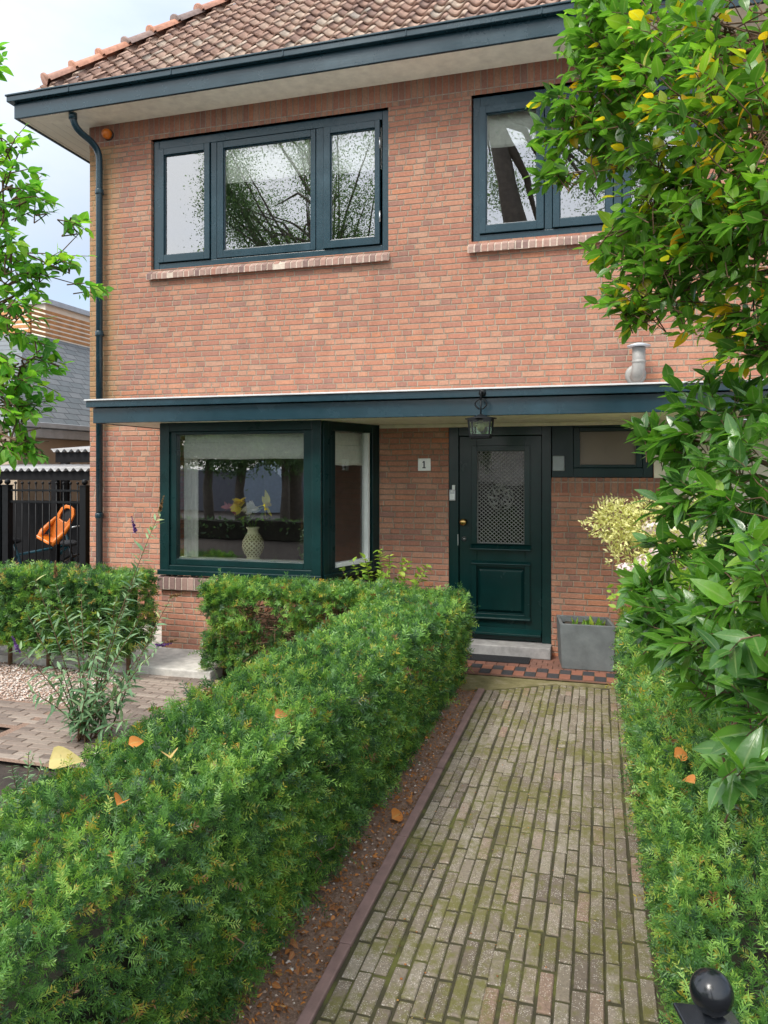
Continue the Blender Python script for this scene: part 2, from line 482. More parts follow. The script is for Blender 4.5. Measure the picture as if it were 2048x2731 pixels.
def mk(name, v, f, m, parent=None, tint=None, smooth=None, bevel=0.0, origin=None):
    """v (N,3) array; f list of tuples or (F,k) array"""
    me = bpy.data.meshes.new(name)
    o0 = org(parent) if parent else (Vector(origin) if origin is not None else Vector((0, 0, 0)))
    v = np.asarray(v, dtype=np.float32) - np.array(o0, dtype=np.float32)
    if isinstance(f, np.ndarray):
        k = f.shape[1]
        me.vertices.add(len(v)); me.loops.add(f.size); me.polygons.add(len(f))
        me.vertices.foreach_set('co', v.ravel())
        me.loops.foreach_set('vertex_index', f.ravel().astype(np.int32))
        me.polygons.foreach_set('loop_start', np.arange(0, f.size, k, dtype=np.int32))
        me.polygons.foreach_set('loop_total', np.full(len(f), k, dtype=np.int32))
        me.update(calc_edges=True)
    else:
        me.from_pydata(v.tolist(), [], f)
    if smooth is not None:
        me.polygons.foreach_set('use_smooth', np.full(len(me.polygons), bool(smooth)) if isinstance(smooth, bool) else np.array(smooth, dtype=bool))
    if tint is not None:
        tint = np.asarray(tint)
        if np.iscomplexobj(tint):               # the imaginary part carries the leaf midrib
            a = me.attributes.new('rib', 'FLOAT', 'POINT')
            a.data.foreach_set('value', np.ascontiguousarray(tint.imag, dtype=np.float32))
            tint = tint.real
        a = me.attributes.new('tint', 'FLOAT', 'POINT')
        a.data.foreach_set('value', np.ascontiguousarray(tint, dtype=np.float32))
    me.materials.append(m)
    ob = bpy.data.objects.new(name, me)
    C.objects.link(ob)
    if parent:
        ob.parent = parent
    else:
        ob.location = o0
        ORG[ob.name] = o0
    if bevel:
        b = ob.modifiers.new('bevel', 'BEVEL')
        b.width = bevel; b.segments = 2; b.limit_method = 'ANGLE'; b.angle_limit = R(40)
        b.harden_normals = False
    return ob

def thing(name, label, cat, loc=(0, 0, 0), group=None):
    o = bpy.data.objects.new(name, None)
    C.objects.link(o)
    o.location = loc
    o.empty_display_size = 0.1
    ORG[o.name] = Vector(loc)
    return tag(o, label, cat, group)

def tag(o, label, cat, group=None):
    o['label'] = label; o['category'] = cat
    if group:
        o['group'] = group
    return o

def struct(o):
    o['kind'] = 'structure'
    return o

def stuff(o):
    o['kind'] = 'stuff'
    return o

def unit(a):
    return a / np.maximum(np.linalg.norm(a, axis=-1, keepdims=True), 1e-9)

def lump(P, s=1.0, seed=0):
    x, y, z = P[..., 0] * s + seed, P[..., 1] * s + 2.3 * seed, P[..., 2] * s - 1.7 * seed
    return (np.sin(3.1 * x + 1.7 * y) + np.sin(4.3 * y - 2.2 * z + 1) + np.sin(5.1 * z + 2.7 * x + 2) + 0.6 * np.sin(9.7 * x - 8.1 * z) + 0.6 * np.sin(11 * y + 7 * z)) / 4.2

def leaves(P, D, N, L, W, tint, stations=6, fold=0.25, droop=0.25, peak=0.75, rng=None):
    """curved, folded leaf blades; P (n,3) bases, D axis, N normal"""
    n = len(P)
    D = unit(D); S = unit(np.cross(D, N)); N = np.cross(S, D)
    t = np.linspace(0, 1, stations)
    wp = np.sin(PI * t ** peak) ** 0.85
    wp[0] = 0.06; wp[-1] = 0.02
    vs = np.zeros((n, stations, 3, 3), dtype=np.float32)
    dr = droop if rng is None else droop * rng.uniform(0.2, 1.8, n)[:, None]
    for j, sg in enumerate((-1, 0, 1)):
        a = D[:, None] * (L[:, None] * t)[..., None]
        b = S[:, None] * (sg * W[:, None] / 2 * wp)[..., None]
        h = abs(sg) * fold * W[:, None] / 2 * wp - dr * L[:, None] * (t ** 2)
        vs[:, :, j] = P[:, None] + a + b + N[:, None] * h[..., None]
    base = (np.arange(n) * stations * 3)[:, None, None]
    i = np.arange(stations - 1)[None, :, None] * 3
    q = []
    for j in (0, 1):
        q.append(np.stack([base + i + j, base + i + j + 1, base + i + 3 + j + 1, base + i + 3 + j], -1).reshape(-1, 4))
    return vs.reshape(-1, 3), np.concatenate(q), np.repeat(tint, stations * 3) + 0j + 1j * np.tile(np.array([0.0, 1.0, 0.0]), n * stations)

def sprigs(P, D, L, K, nl, nw, tint, rng):
    """yew-like sprays: two ranks of flat needles along an axis"""
    n = len(P)
    D = unit(D)
    S = unit(np.cross(D, rng.normal(size=(n, 3))))
    Nn = np.cross(D, S)
    t = np.linspace(0.04, 1, K)
    base = P[:, None] + D[:, None] * (L[:, None] * t)[..., None] - Nn[:, None] * (0.18 * L[:, None] * t ** 2)[..., None]
    out = np.zeros((n, K, 2, 4, 3), dtype=np.float32)
    for j, sg in enumerate((-1, 1)):
        dr = unit(sg * S[:, None] * 0.9 + D[:, None] * (0.35 + 0.5 * t)[None, :, None] + rng.normal(0, 0.32, (n, K, 3)))
        ln = (nl[:, None] * (0.75 + 0.5 * np.sin(PI * (0.15 + 0.75 * t)))) * rng.uniform(0.6, 1.25, (n, K))
        pr = unit(D[:, None] - dr * np.sum(D[:, None] * dr, -1, keepdims=True))
        wv = pr * (nw[:, None] * np.ones((1, K)))[..., None] / 2
        out[:, :, j, 0] = base
        out[:, :, j, 1] = base + dr * (ln * 0.45)[..., None] + wv
        out[:, :, j, 2] = base + dr * ln[..., None]
        out[:, :, j, 3] = base + dr * (ln * 0.45)[..., None] - wv
    tt = tint[:, None] + rng.normal(0, 0.035, (n, K)) + 0.10 * (t[None, :] - 0.5)
    tt = np.repeat(np.clip(tt, 0, 1).reshape(-1), 8)
    # stem
    st = np.zeros((n, 4, 3), dtype=np.float32)
    st[:, 0] = P - D * 0.02
    st[:, 1] = P + D * L[:, None] * 0.5 + S * nw[:, None] * 0.5
    st[:, 2] = P + D * L[:, None] - Nn * (0.18 * L)[:, None]
    st[:, 3] = P + D * L[:, None] * 0.5 - S * nw[:, None] * 0.5
    v = np.concatenate([out.reshape(-1, 3), st.reshape(-1, 3)])
    tt = np.concatenate([tt, np.repeat(np.clip(tint * 0.9, 0, 1), 4)])
    f = np.arange(len(v), dtype=np.int32).reshape(-1, 4)
    return v, f, tt

# ------------------------------------------------------------------ ground
def sheet(name, x0, x1, y0, y1, z, m):
    mb = MB(); mb.add([(x0, y0, z), (x1, y0, z), (x1, y1, z), (x0, y1, z)], [(0, 1, 2, 3)])
    return struct(mb.build(name, m))

def ground_mat():
    k = NT('garden_earth')
    o = k.obj()
    c = k.ramp(k.noise(o, 9, 8, 0.7), [(0.3, (0.022, 0.017, 0.013)), (0.55, (0.045, 0.033, 0.025)), (0.75, (0.085, 0.06, 0.045))])
    k.set(Base_Color=c, Roughness=0.95)
    k.bump(k.noise(o, 60, 6, 0.7), 0.9, 0.01)
    return k.m
def gravel_mat():
    k = NT('pale_gravel')
    o = k.obj()
    vo = k.n('ShaderNodeTexVoronoi')
    k.put(vo.inputs['Vector'], o)
    vo.inputs['Scale'].default_value = 75
    sp = k.n('ShaderNodeSeparateColor')
    k.put(sp.inputs[0], vo.outputs['Color'])
    c = k.ramp(sp.outputs[0], [(0.0, (0.30, 0.21, 0.16)), (0.4, (0.50, 0.39, 0.32)), (0.75, (0.62, 0.54, 0.47)), (1.0, (0.42, 0.25, 0.18))])
    k.set(Base_Color=k.mix(k.math('MULTIPLY', vo.outputs['Distance'], 1.0), c, (0.12, 0.08, 0.06)), Roughness=0.85)
    k.bump(k.math('SUBTRACT', 1, vo.outputs['Distance']), 0.9, 0.012)
    return k.m
M['earth'] = ground_mat()
M['gravel'] = gravel_mat()
M['asphalt'] = plain('street_asphalt', (0.055, 0.055, 0.056), 0.9, 0, 0.3, 20, 0.5)
sheet('ground', -90, 90, -90, 90, -0.03, M['earth'])
sheet('road', -60, 60, -14, -6.5, -0.024, M['asphalt'])
sheet('gravel_bed', -7.4, -1.75, 4.6, 5.76, -0.004, M['gravel'])

# path of narrow clinkers laid lengthwise, every brick modelled
def clinker_mat():
    k = NT('path_clinkers')
    o = k.obj()
    c = k.ramp(k.attr('tint'), [(0.0, (0.145, 0.115, 0.088)), (0.3, (0.195, 0.160, 0.118)), (0.6, (0.22, 0.185, 0.138)), (0.88, (0.26, 0.225, 0.175)), (1.0, (0.245, 0.165, 0.12))])
    c = k.mix(1.0, c, k.ramp(k.noise(o, 62, 8, 0.8), [(0.25, g(0.28)), (0.75, g(0.74))]), 'OVERLAY')
    # pale worn grit
    vo = k.n('ShaderNodeTexVoronoi')
    k.put(vo.inputs['Vector'], o)
    vo.inputs['Scale'].default_value = 150
    gr = k.math('MULTIPLY', k.math('LESS_THAN', vo.outputs['Distance'], 0.28), k.math('GREATER_THAN', k.noise(o, 13, 3), 0.45))
    c = k.mix(k.math('MULTIPLY', gr, 0.7), c, (0.66, 0.62, 0.55))
    ms = k.math('MULTIPLY', k.noise(o, 3.2, 5, 0.6), k.noise(o, 24, 5, 0.7))
    mr = k.n('ShaderNodeMapRange')
    k.put(mr.inputs[0], ms)
    mr.inputs[1].default_value = 0.215; mr.inputs[2].default_value = 0.33
    c = k.mix(k.math('MULTIPLY', mr.outputs[0], 0.85), c, (0.135, 0.13, 0.026))
    k.set(Base_Color=c, Roughness=0.72)
    k.bump(k.noise(o, 110, 6, 0.75), 1.0, 0.004)
    return k.m
def joint_mat():
    k = NT('mossy_joints')
    o = k.obj()
    f = k.noise(o, 5, 6, 0.65)
    c = k.ramp(f, [(0.3, (0.034, 0.028, 0.018)), (0.5, (0.050, 0.046, 0.019)), (0.65, (0.095, 0.100, 0.020))])
    k.set(Base_Color=c, Roughness=0.95)
    k.bump(k.noise(o, 80, 5), 0.8, 0.006)
    return k.m
M['clinker'] = clinker_mat()
M['joint'] = joint_mat()
M['porch_red'] = tint_mat('red_tiles', [(0.0, (0.04, 0.042, 0.047)), (0.2, (0.065, 0.06, 0.062)), (0.3, (0.16, 0.085, 0.065)), (0.6, (0.21, 0.10, 0.072)), (0.85, (0.28, 0.115, 0.072)), (1.0, (0.25, 0.14, 0.10))], 0.6, 30, 0.3)
M['kerb'] = plain('reddish_kerb', (0.22, 0.14, 0.125), 0.8, 0, 0.2, 10, 0.4)

def paver(mb, x0, x1, y0, y1, top, rng, rot=0.0):
    """one clinker with worn edges"""
    cx, cy = (x0 + x1) / 2, (y0 + y1) / 2
    hx, hy = (x1 - x0) / 2, (y1 - y0) / 2
    e = 0.004
    vs = []
    ca, sa = math.cos(rot), math.sin(rot)
    tx, ty = rng.uniform(-0.0009, 0.0009), rng.uniform(-0.0009, 0.0009)
    for dx, dy, z in ((1, 1, -0.02), (1, 1, -e), (1, 1, 0)):
        k = e if z == 0 else 0
        for sx, sy in ((-1, -1), (1, -1), (1, 1), (-1, 1)):
            lx, ly = sx * (hx - k), sy * (hy - k)
            vs.append((cx + lx * ca - ly * sa, cy + lx * sa + ly * ca, top + z + tx * sx + ty * sy))
    fs = [(8, 9, 10, 11)]
    for r in (0, 4):
        fs += [(r + i, r + (i + 1) % 4, r + 4 + (i + 1) % 4, r + 4 + i) for i in range(4)]
    mb.tint = float(rng.uniform(0, 1))
    mb.add(vs, fs)

rng = np.random.default_rng(5)
def strip_mat():
    k = NT('brown_leaf_mould')
    o = k.obj()
    c = k.ramp(k.noise(o, 70, 8, 0.8), [(0.3, (0.11, 0.07, 0.05)), (0.5, (0.25, 0.16, 0.115)), (0.65, (0.38, 0.26, 0.19)), (0.8, (0.50, 0.38, 0.30))])
    k.set(Base_Color=c, Roughness=0.95)
    k.bump(k.noise(o, 90, 6, 0.75), 1.0, 0.01)
    return k.m
M['mould'] = strip_mat()
sheet('soil_strip', -1.75, -0.947, 0.9, 6.2, -0.022, M['mould'])
sheet('path_bed', -0.935, 0.24, 0.9, 6.56, -0.0062, M['joint'])
mb = MB()
ncol = 19
pw = 1.075 / ncol
for c in range(ncol):
    x0 = -0.885 + c * pw
    yend = 6.13 + 0.30 * min(1.0, max(0.0, (c - 1) / 8.0))
    y = 1.0 + rng.uniform(0, 0.2)
    drift = 0.0
    while y < yend:
        l = rng.normal(0.192, 0.007)
        if rng.random() < 0.06:
            l *= 0.55
        y1 = min(y + l, yend)
        if y1 - y > 0.03:
            drift = 0.7 * drift + rng.normal(0, 0.0022)
            paver(mb, x0 + 0.0047 + drift, x0 + pw - 0.0047 + drift, y, y1, rng.uniform(-0.0015, 0.0022), rng, rng.normal(0, 0.008))
        y = y1 + rng.uniform(0.014, 0.021)
struct(mb.build('path', M['clinker']))
mb = MB()
for i in range(6):
    y0 = 0.95 + i * 0.87
    mb.box(-0.948 + 0.004 * math.sin(i * 2.1), -0.899, y0, min(y0 + 0.862, 6.12), -0.10, 0.008 + 0.003 * math.sin(i * 1.7))
struct(mb.build('path_kerb', M['kerb'], None, 0.006))
# mossy mortar band between path and porch
def moss_mat():
    k = NT('mossy_band')
    o = k.obj()
    c = k.ramp(k.noise(o, 8, 7, 0.65), [(0.3, (0.10, 0.09, 0.035)), (0.5, (0.17, 0.15, 0.065)), (0.7, (0.26, 0.225, 0.14))])
    k.set(Base_Color=c, Roughness=0.9)
    k.bump(k.noise(o, 50, 6), 0.8, 0.008)
    return k.m
M['mossband'] = moss_mat()
mb = MB()
mb.prism([(-1.25, 6.10), (-0.86, 6.12), (-0.36, 6.43), (0.25, 6.44), (0.25, 6.525), (-1.25, 6.525)], -0.02, 0.002)
struct(mb.build('mossy_mortar_strip', M['mossband']))

# tiled porch floor
mb = MB()
rr = np.random.default_rng(8)
mb.tint = 0.5
def tile(x0, x1, y0, y1, t, top=0.022):
    mb.tint = t
    mb.box(x0 + 0.0025, x1 - 0.0025, y0 + 0.0025, y1 - 0.0025, 0.004, top + rr.normal(0, 0.0008))
x = -1.9
i = 0
while x < 1.5:
    w_ = 0.098
    for r in range(2):
        red = (i + r) % 2 == 0
        tile(x, x + w_, 6.555 + r * 0.14, 6.555 + (r + 1) * 0.14, rr.uniform(0.55, 0.95) if red else rr.uniform(0.02, 0.16))
    x += w_; i += 1
for r in range(5):
    x = -1.9 + 0.05 * (r % 2)
    while x < 1.5:
        tile(x, x + 0.1, 6.84 + r * 0.1, 6.84 + (r + 1) * 0.1, rr.uniform(0.35, 0.6))
        x += 0.1
x = -1.9
while x < 1.5:
    tile(x, x + 0.2, 6.528, 6.553, rr.uniform(0.3, 0.5), 0.018)
    x += 0.2
struct(mb.build('porch_floor', M['porch_red'], None, 0.002))
sheet('porch_bed', -1.95, 1.6, 6.525, 7.34, 0.010, M['mossband'])

# garden walk and concrete strip on the left
def walk_mat():
    k = NT('walk_clinkers')
    c = k.ramp(k.attr('tint'), [(0.0, (0.13, 0.10, 0.082)), (0.5, (0.20, 0.155, 0.125)), (1.0, (0.27, 0.22, 0.18))])
    o = k.obj()
    c = k.mix(0.5, c, k.ramp(k.noise(o, 50, 5, 0.7), [(0.25, g(0.3)), (0.75, g(0.7))]), 'OVERLAY')
    k.set(Base_Color=c, Roughness=0.8)
    return k.m
M['walk'] = walk_mat()
sheet('walk_bed', -3.93, -3.10, 3.8, 5.77, 0.0005, M['mould'])
sheet('walk_bed', -7.4, -3.93, 4.3, 4.83, 0.0005, M['mould'])
mb = MB()
for r in range(30):
    y0 = 3.84 + r * 0.064
    x = -3.86 + (0.1 if r % 2 else 0)
    if r % 2:
        paver(mb, -3.86, -3.768, y0, y0 + 0.055, 0.006, rng)
    while x < -3.18:
        paver(mb, x, min(x + 0.196, -3.13), y0, y0 + 0.055, 0.006, rng, rng.normal(0, 0.006))
        x += 0.205
for r in range(7):
    y0 = 4.35 + r * 0.064
    x = -7.2 + (0.1 if r % 2 else 0)
    while x < -3.95:
        paver(mb, x, x + 0.196, y0, y0 + 0.055, 0.006, rng, rng.normal(0, 0.006))
        x += 0.205
struct(mb.build('garden_walk', M['walk']))
mb = MB()
mb.box(-7.4, -3.2, 5.76, 7.33, -0.03, 0.065)
struct(mb.build('concrete_strip', M['concrete'], None, 0.01))

# loose pebbles and leaf litter
def bits(n, xr, yr, zr, smin, smax, seed, flat=0.6):
    r = np.random.default_rng(seed)
    P = np.stack([r.uniform(*xr, n), r.uniform(*yr, n), r.uniform(*zr, n)], -1)
    o = np.array([(1, 0, 0), (-1, 0, 0), (0, 1, 0), (0, -1, 0), (0, 0, 1), (0, 0, -1)], dtype=float)
    s = r.uniform(smin, smax, (n, 1, 1)) * r.uniform(0.6, 1.2, (n, 1, 3)) * np.array([1, 1, flat])
    q = unit(r.normal(size=(n, 3))); q2 = unit(np.cross(q, r.normal(size=(n, 3)))); q3 = np.cross(q, q2)
    Rm = np.stack([q, q2, q3], -1)
    V = (o[None] * s * r.uniform(0.75, 1.2, (n, 6, 1)))
    a = r.uniform(0, 2 * PI, n)
    ca, sa = np.cos(a)[:, None], np.sin(a)[:, None]
    V = np.stack([V[..., 0] * ca - V[..., 1] * sa + 0.2 * V[..., 2], V[..., 0] * sa + V[..., 1] * ca, V[..., 2]], -1)
    V = V + P[:, None]
    fc = np.array([(0, 2, 4), (2, 1, 4), (1, 3, 4), (3, 0, 4), (2, 0, 5), (1, 2, 5), (3, 1, 5), (0, 3, 5)])
    F = (np.arange(n) * 6)[:, None, None] + fc[None]
    return V.reshape(-1, 3), F.reshape(-1, 3), np.repeat(r.uniform(0, 1, n), 6)
M['pebble'] = tint_mat('pebbles', [(0.0, (0.34, 0.20, 0.14)), (0.3, (0.50, 0.36, 0.28)), (0.65, (0.62, 0.52, 0.45)), (0.9, (0.74, 0.70, 0.65)), (1.0, (0.25, 0.19, 0.16))], 0.8, 60, 0.3, 0.0)
v1 = bits(9000, (-7.3, -3.88), (4.82, 5.74), (-0.002, 0.008), 0.007, 0.015, 1)
v2 = bits(5200, (-3.10, -1.75), (3.9, 5.74), (-0.002, 0.008), 0.007, 0.015, 2)
V = np.concatenate([v1[0], v2[0]]); F = np.concatenate([v1[1], v2[1] + len(v1[0])]); T = np.concatenate([v1[2], v2[2]])
stuff(mk('gravel', V, F, M['pebble'], None, T))
sheet('gravel_border', -3.13, -1.75, 3.85, 4.6, -0.006, M['gravel'])
r_ = np.random.default_rng(3)
n = 5200
P = np.stack([r_.uniform(-1.32, -0.945, n), 1.0 + 5.2 * r_.uniform(0, 1, n) ** 1.15, r_.uniform(-0.022, 0.004, n)], -1)
D = unit(r_.normal(size=(n, 3)) * np.array([1, 1, 0.35])); N = unit(r_.normal(size=(n, 3)) * 0.5 + np.array([0, 0, 1]))
L = r_.uniform(0.006, 0.024, n)
L[:160] = r_.uniform(0.025, 0.05, 160)
lv = leaves(P, D, N, L, L * r_.uniform(0.3, 0.7, n), np.clip(r_.beta(2.2, 2.0, n) * 0.85, 0, 1), 4, 0.5, 0.3, rng=r_)
stuff(mk('leaf_litter', *lv[:2], M['dead'], None, lv[2]))
pb = bits(420, (-1.2, -0.945), (1.0, 6.1), (-0.025, -0.012), 0.005, 0.012, 9)
stuff(mk('grit', *pb[:2], M['pebble'], None, pb[2]))
pb = bits(260, (-0.89, 0.16), (1.3, 6.4), (0.001, 0.003), 0.002, 0.006, 19, 0.35)
stuff(mk('path_debris', *pb[:2], M['dead'], None, pb[2]))

# ------------------------------------------------------------------ the house
house = thing('brick_house', 'red brick house with dark green joinery, tiled roof and flat entrance canopy', 'house', HOUSE0)
W = 7.32

def pierced(mb, x0, x1, z0, z1, holes, y, depth, soff=None):
    """front wall sheet at y with rectangular holes and reveals"""
    xs = sorted({x0, x1, *[h[0] for h in holes], *[h[1] for h in holes]})
    zs = sorted({z0, z1, *[h[2] for h in holes], *[h[3] for h in holes]})
    xs = [q for q in xs if x0 <= q <= x1]; zs = [q for q in zs if z0 <= q <= z1]
    for a, b in zip(xs, xs[1:]):
        for c, d_ in zip(zs, zs[1:]):
            mx_, mz_ = (a + b) / 2, (c + d_) / 2
            if any(h[0] < mx_ < h[1] and h[2] < mz_ < h[3] for h in holes):
                continue
            mb.add([(a, y, c), (b, y, c), (b, y, d_), (a, y, d_)], [(0, 1, 2, 3)])
    for a, b, c, d_ in holes:
        y2 = y + depth
        mb.add([(a, y, c), (a, y2, c), (a, y2, d_), (a, y, d_)], [(0, 1, 2, 3)])
        mb.add([(b, y, c), (b, y, d_), (b, y2, d_), (b, y2, c)], [(0, 1, 2, 3)])
        mb.add([(a, y, c), (b, y, c), (b, y2, c), (a, y2, c)], [(0, 1, 2, 3)])
        mb.add([(a, y, d_), (a, y2, d_), (b, y2, d_), (b, y, d_)], [(0, 1, 2, 3)])

ZS = 5.708                      # soffit height
WIN1 = (-4.80, -2.053, 4.022, 5.470)
WIN2 = (-1.207, 0.90, 4.035, 5.466)
mb = MB()
pierced(mb, WX, 3.2, 2.25, 5.47, [WIN1[:3] + (5.47,), WIN2[:3] + (5.47,)], W, 0.2)
mb.add([(WX, W, -0.05), (WX, W, ZS), (WX, 15, ZS), (WX, 15, -0.05)], [(0, 1, 2, 3)])
mb.build('wall', M['brick'], house)
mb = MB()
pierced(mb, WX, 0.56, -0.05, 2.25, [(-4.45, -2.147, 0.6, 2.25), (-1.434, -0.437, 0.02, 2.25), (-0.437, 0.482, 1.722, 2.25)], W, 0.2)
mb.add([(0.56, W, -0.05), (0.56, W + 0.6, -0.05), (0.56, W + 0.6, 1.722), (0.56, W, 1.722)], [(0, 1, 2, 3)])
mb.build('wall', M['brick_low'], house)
mb = MB(); mb.box(WX - 0.003, 3.2, W - 0.004, W + 0.19, 5.47, ZS)
mb.build('soldier_course', M['soldier'], house)
mb = MB(); mb.box(-0.434, 0.562, W - 0.004, W + 0.1, 1.578, 1.7215)
mb.build('soldier_course', M['soldier'], house)
# party wall to the right, below the canopy
mb = MB(); mb.box(0.485, 0.60, 7.30, 7.45, 1.7225, 2.249); mb.box(0.60, 3.2, 7.42, 7.5, 0.0, 2.249)
mb.build('rendered_wall', M['cream'], house)

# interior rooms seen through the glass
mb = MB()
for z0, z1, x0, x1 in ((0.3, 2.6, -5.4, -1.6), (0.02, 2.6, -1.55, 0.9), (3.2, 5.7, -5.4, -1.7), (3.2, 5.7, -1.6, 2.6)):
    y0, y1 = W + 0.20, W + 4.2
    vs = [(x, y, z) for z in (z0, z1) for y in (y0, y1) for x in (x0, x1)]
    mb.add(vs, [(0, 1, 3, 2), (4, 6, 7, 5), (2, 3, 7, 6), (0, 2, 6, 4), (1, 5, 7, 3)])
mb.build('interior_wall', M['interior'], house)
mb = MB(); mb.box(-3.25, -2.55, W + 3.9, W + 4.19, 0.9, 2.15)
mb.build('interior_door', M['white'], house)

# eaves
EY, EX = 6.88, -6.25
mb = MB()
mb.add([(EX, EY, ZS), (3.4, EY, ZS), (3.4, W + 0.1, ZS), (WX + 0.1, W + 0.1, ZS)], [(3, 2, 1, 0)])
mb.build('soffit', M['soffit_low'], house)
mb = MB()
mb.add([(EX, EY, ZS + .001), (WX + 0.1, W + 0.1, ZS + .001), (WX + 0.1, 15, ZS + .001), (EX, 15, ZS + .001)], [(0, 1, 2, 3)])
mb.build('soffit', M['soffit'], house)
def ring(mb, ex, ey, off, z0, z1, th):
    """fascia board round the corner: front run and left run, mitred"""
    a, b = ex - off, ey - off
    mb.prism([(a, b), (3.4, b), (3.4, b + th), (a + th, b + th), (a + th, 15), (a, 15)], z0, z1)
mb = MB()
ring(mb, EX, EY, 0.0, ZS - 0.012, 5.862, 0.03)
mb.build('fascia_board', M['paint'], house, 0.004)
mb = MB()
ring(mb, EX, EY, 0.055, 5.866, 5.925, 0.14)
ring(mb, EX, EY, 0.068, 5.925, 5.945, 0.09)
for i in range(7):
    mb.box(-5.5 + i * 1.25, -5.485 + i * 1.25, EY - 0.062, EY - 0.05, 5.87, 5.93)
mb.build('gutter', M['paint'], house, 0.005)

# tiled roof
KS = 1.06                       # rise per run
RY0, RZ0, RX0 = 6.93, 5.90, -6.12
M['tile'] = tint_mat('old_pantiles', [(0.0, (0.22, 0.15, 0.125)), (0.2, (0.29, 0.185, 0.145)), (0.5, (0.34, 0.225, 0.175)), (0.8, (0.38, 0.275, 0.215)), (0.95, (0.42, 0.34, 0.27)), (1.0, (0.30, 0.26, 0.225))], 0.85, 26, 0.75, 0.5)
M['hiptile'] = tint_mat('hip_tiles', [(0.0, (0.15, 0.13, 0.13)), (0.4, (0.28, 0.19, 0.16)), (0.7, (0.42, 0.20, 0.13)), (1.0, (0.48, 0.25, 0.17))], 0.8, 14, 0.8, 0.4)
cs = 1 / math.hypot(1, KS); sn = KS * cs
UPV = np.array([0, cs, sn]); NRV = np.array([0, -sn, cs])
tw, tl = 0.185, 0.212
prof = [(0.0, 0.030), (0.14, 0.004), (0.32, -0.012), (0.5, -0.006), (0.66, 0.016), (0.80, 0.040), (0.92, 0.046), (1.04, 0.034)]
vs, fs, ts = [], [], []
rr = np.random.default_rng(11)
for r in range(19):
    for c in range(51):
        x0 = RX0 - 0.1 + c * tw + rr.normal(0, 0.004)
        s0 = r * tl
        if x0 < RX0 + s0 * cs - 0.12 + 0.0:
            continue
        tint = rr.uniform(0, 1)
        b = len(vs)
        wob = rr.normal(0, 0.006)
        tilt = rr.normal(0, 0.01)
        for s_, lift in ((0, 0.040), (tl + 0.05, 0.004)):
            for q, hgt in prof:
                p = np.array([x0 + q * tw + tilt * s_, RY0, RZ0]) + UPV * (s0 + s_ + wob) + NRV * (hgt + lift)
                vs.append(p); ts.append(tint)
        for q, hgt in prof:
            vs.append(np.array([x0 + q * tw, RY0, RZ0]) + UPV * (s0 + wob + 0.003) + NRV * (hgt + 0.018)); ts.append(tint * 0.8)
        np_ = len(prof)
        for j in range(np_ - 1):
            fs.append((b + j, b + j + 1, b + np_ + j + 1, b + np_ + j))
            fs.append((b + 2 * np_ + j, b + 2 * np_ + j + 1, b + j + 1, b + j))
roof = mk('roof', np.array(vs), fs, M['tile'], house, np.array(ts), True)
# under-sheet, left slope and the row of lichen at the gutter
mb = MB()
top = 4.0
mb.add([(RX0, RY0, RZ0 - .02), (3.3, RY0, RZ0 - .02), (3.3, RY0 + top, RZ0 - .02 + top * KS), (RX0 + top, RY0 + top, RZ0 - .02 + top * KS)], [(0, 1, 2, 3)])
mb.add([(RX0, RY0, RZ0 - .02), (RX0 + top, RY0 + top, RZ0 - .02 + top * KS), (RX0 + top, 15, RZ0 - .02 + top * KS), (RX0, 15, RZ0 - .02)], [(0, 1, 2, 3)])
mb.tint = 0.2
mb.build('roof_slope', M['tile'], roof)
mb = MB()
hd = Vector((1, 1, KS)).normalized()
hl = 0.36
for i in range(1, 13):
    p = Vector((RX0, RY0, RZ0 + 0.075)) + hd * (i * hl - 0.10)
    mb.tint = [0.1, 0.55, 0.9, 0.75, 0.3, 0.8, 0.2, 0.6, 0.95, 0.7, 0.85, 0.4, 0.9][i]
    q = p + hd * (hl + 0.04)
    upv = Vector((-KS / 2, -KS / 2, 1)).normalized()
    sd = hd.cross(upv).normalized()
    vs_ = []
    stn = [(0.0, 1.18, 0.030), (0.06, 1.18, 0.030), (0.075, 1.0, 0.012), (1.0, 0.86, 0.0)]
    for t_, sc_, lf in stn:
        c_ = p.lerp(q, t_) + upv * lf
        for k_ in range(9):
            a_ = PI * k_ / 8
            vs_.append(c_ + (sd * math.cos(a_) * 0.115 + upv * (math.sin(a_) * 0.10 - 0.02)) * sc_)
    fs_ = []
    for a_ in range(3):
        for k_ in range(8):
            fs_.append((a_ * 9 + k_, a_ * 9 + k_ + 1, a_ * 9 + 10 + k_, a_ * 9 + 9 + k_))
    fs_.append(tuple(range(8, -1, -1)))
    mb.add(vs_, fs_, True)
mb.build('hip_tiles', M['hiptile'], roof)

# rainwater pipe
mb = MB()
def bez(p0, p1, p2, p3, n=10):
    p0, p1, p2, p3 = map(Vector, (p0, p1, p2, p3))
    return [p0 * (1 - t) ** 3 + p1 * 3 * t * (1 - t) ** 2 + p2 * 3 * t * t * (1 - t) + p3 * t ** 3 for t in [i / n for i in range(n + 1)]]
pp = [(-5.55, 6.97, 5.72)] + bez((-5.55, 6.97, 5.68), (-5.55, 6.99, 5.44), (-5.42, 7.245, 5.56), (-5.42, 7.25, 5.28), 14) + [(-5.42, 7.25, 0.02)]
mb.tube(pp, 0.037, 14)
for z in (5.62,):
    mb.lathe([(0.045, 0), (0.045, 0.07)], (-5.55, 6.97, 5.64), 14)
for z in (4.9, 3.3, 1.25):
    mb.lathe([(0.043, 0), (0.046, 0.01), (0.046, 0.05), (0.043, 0.06)], (-5.42, 7.25, z), 14)
    mb.box(-5.43, -5.41, 7.25, 7.32, z + 0.02, z + 0.04)
mb.build('downpipe', M['paint'], house)

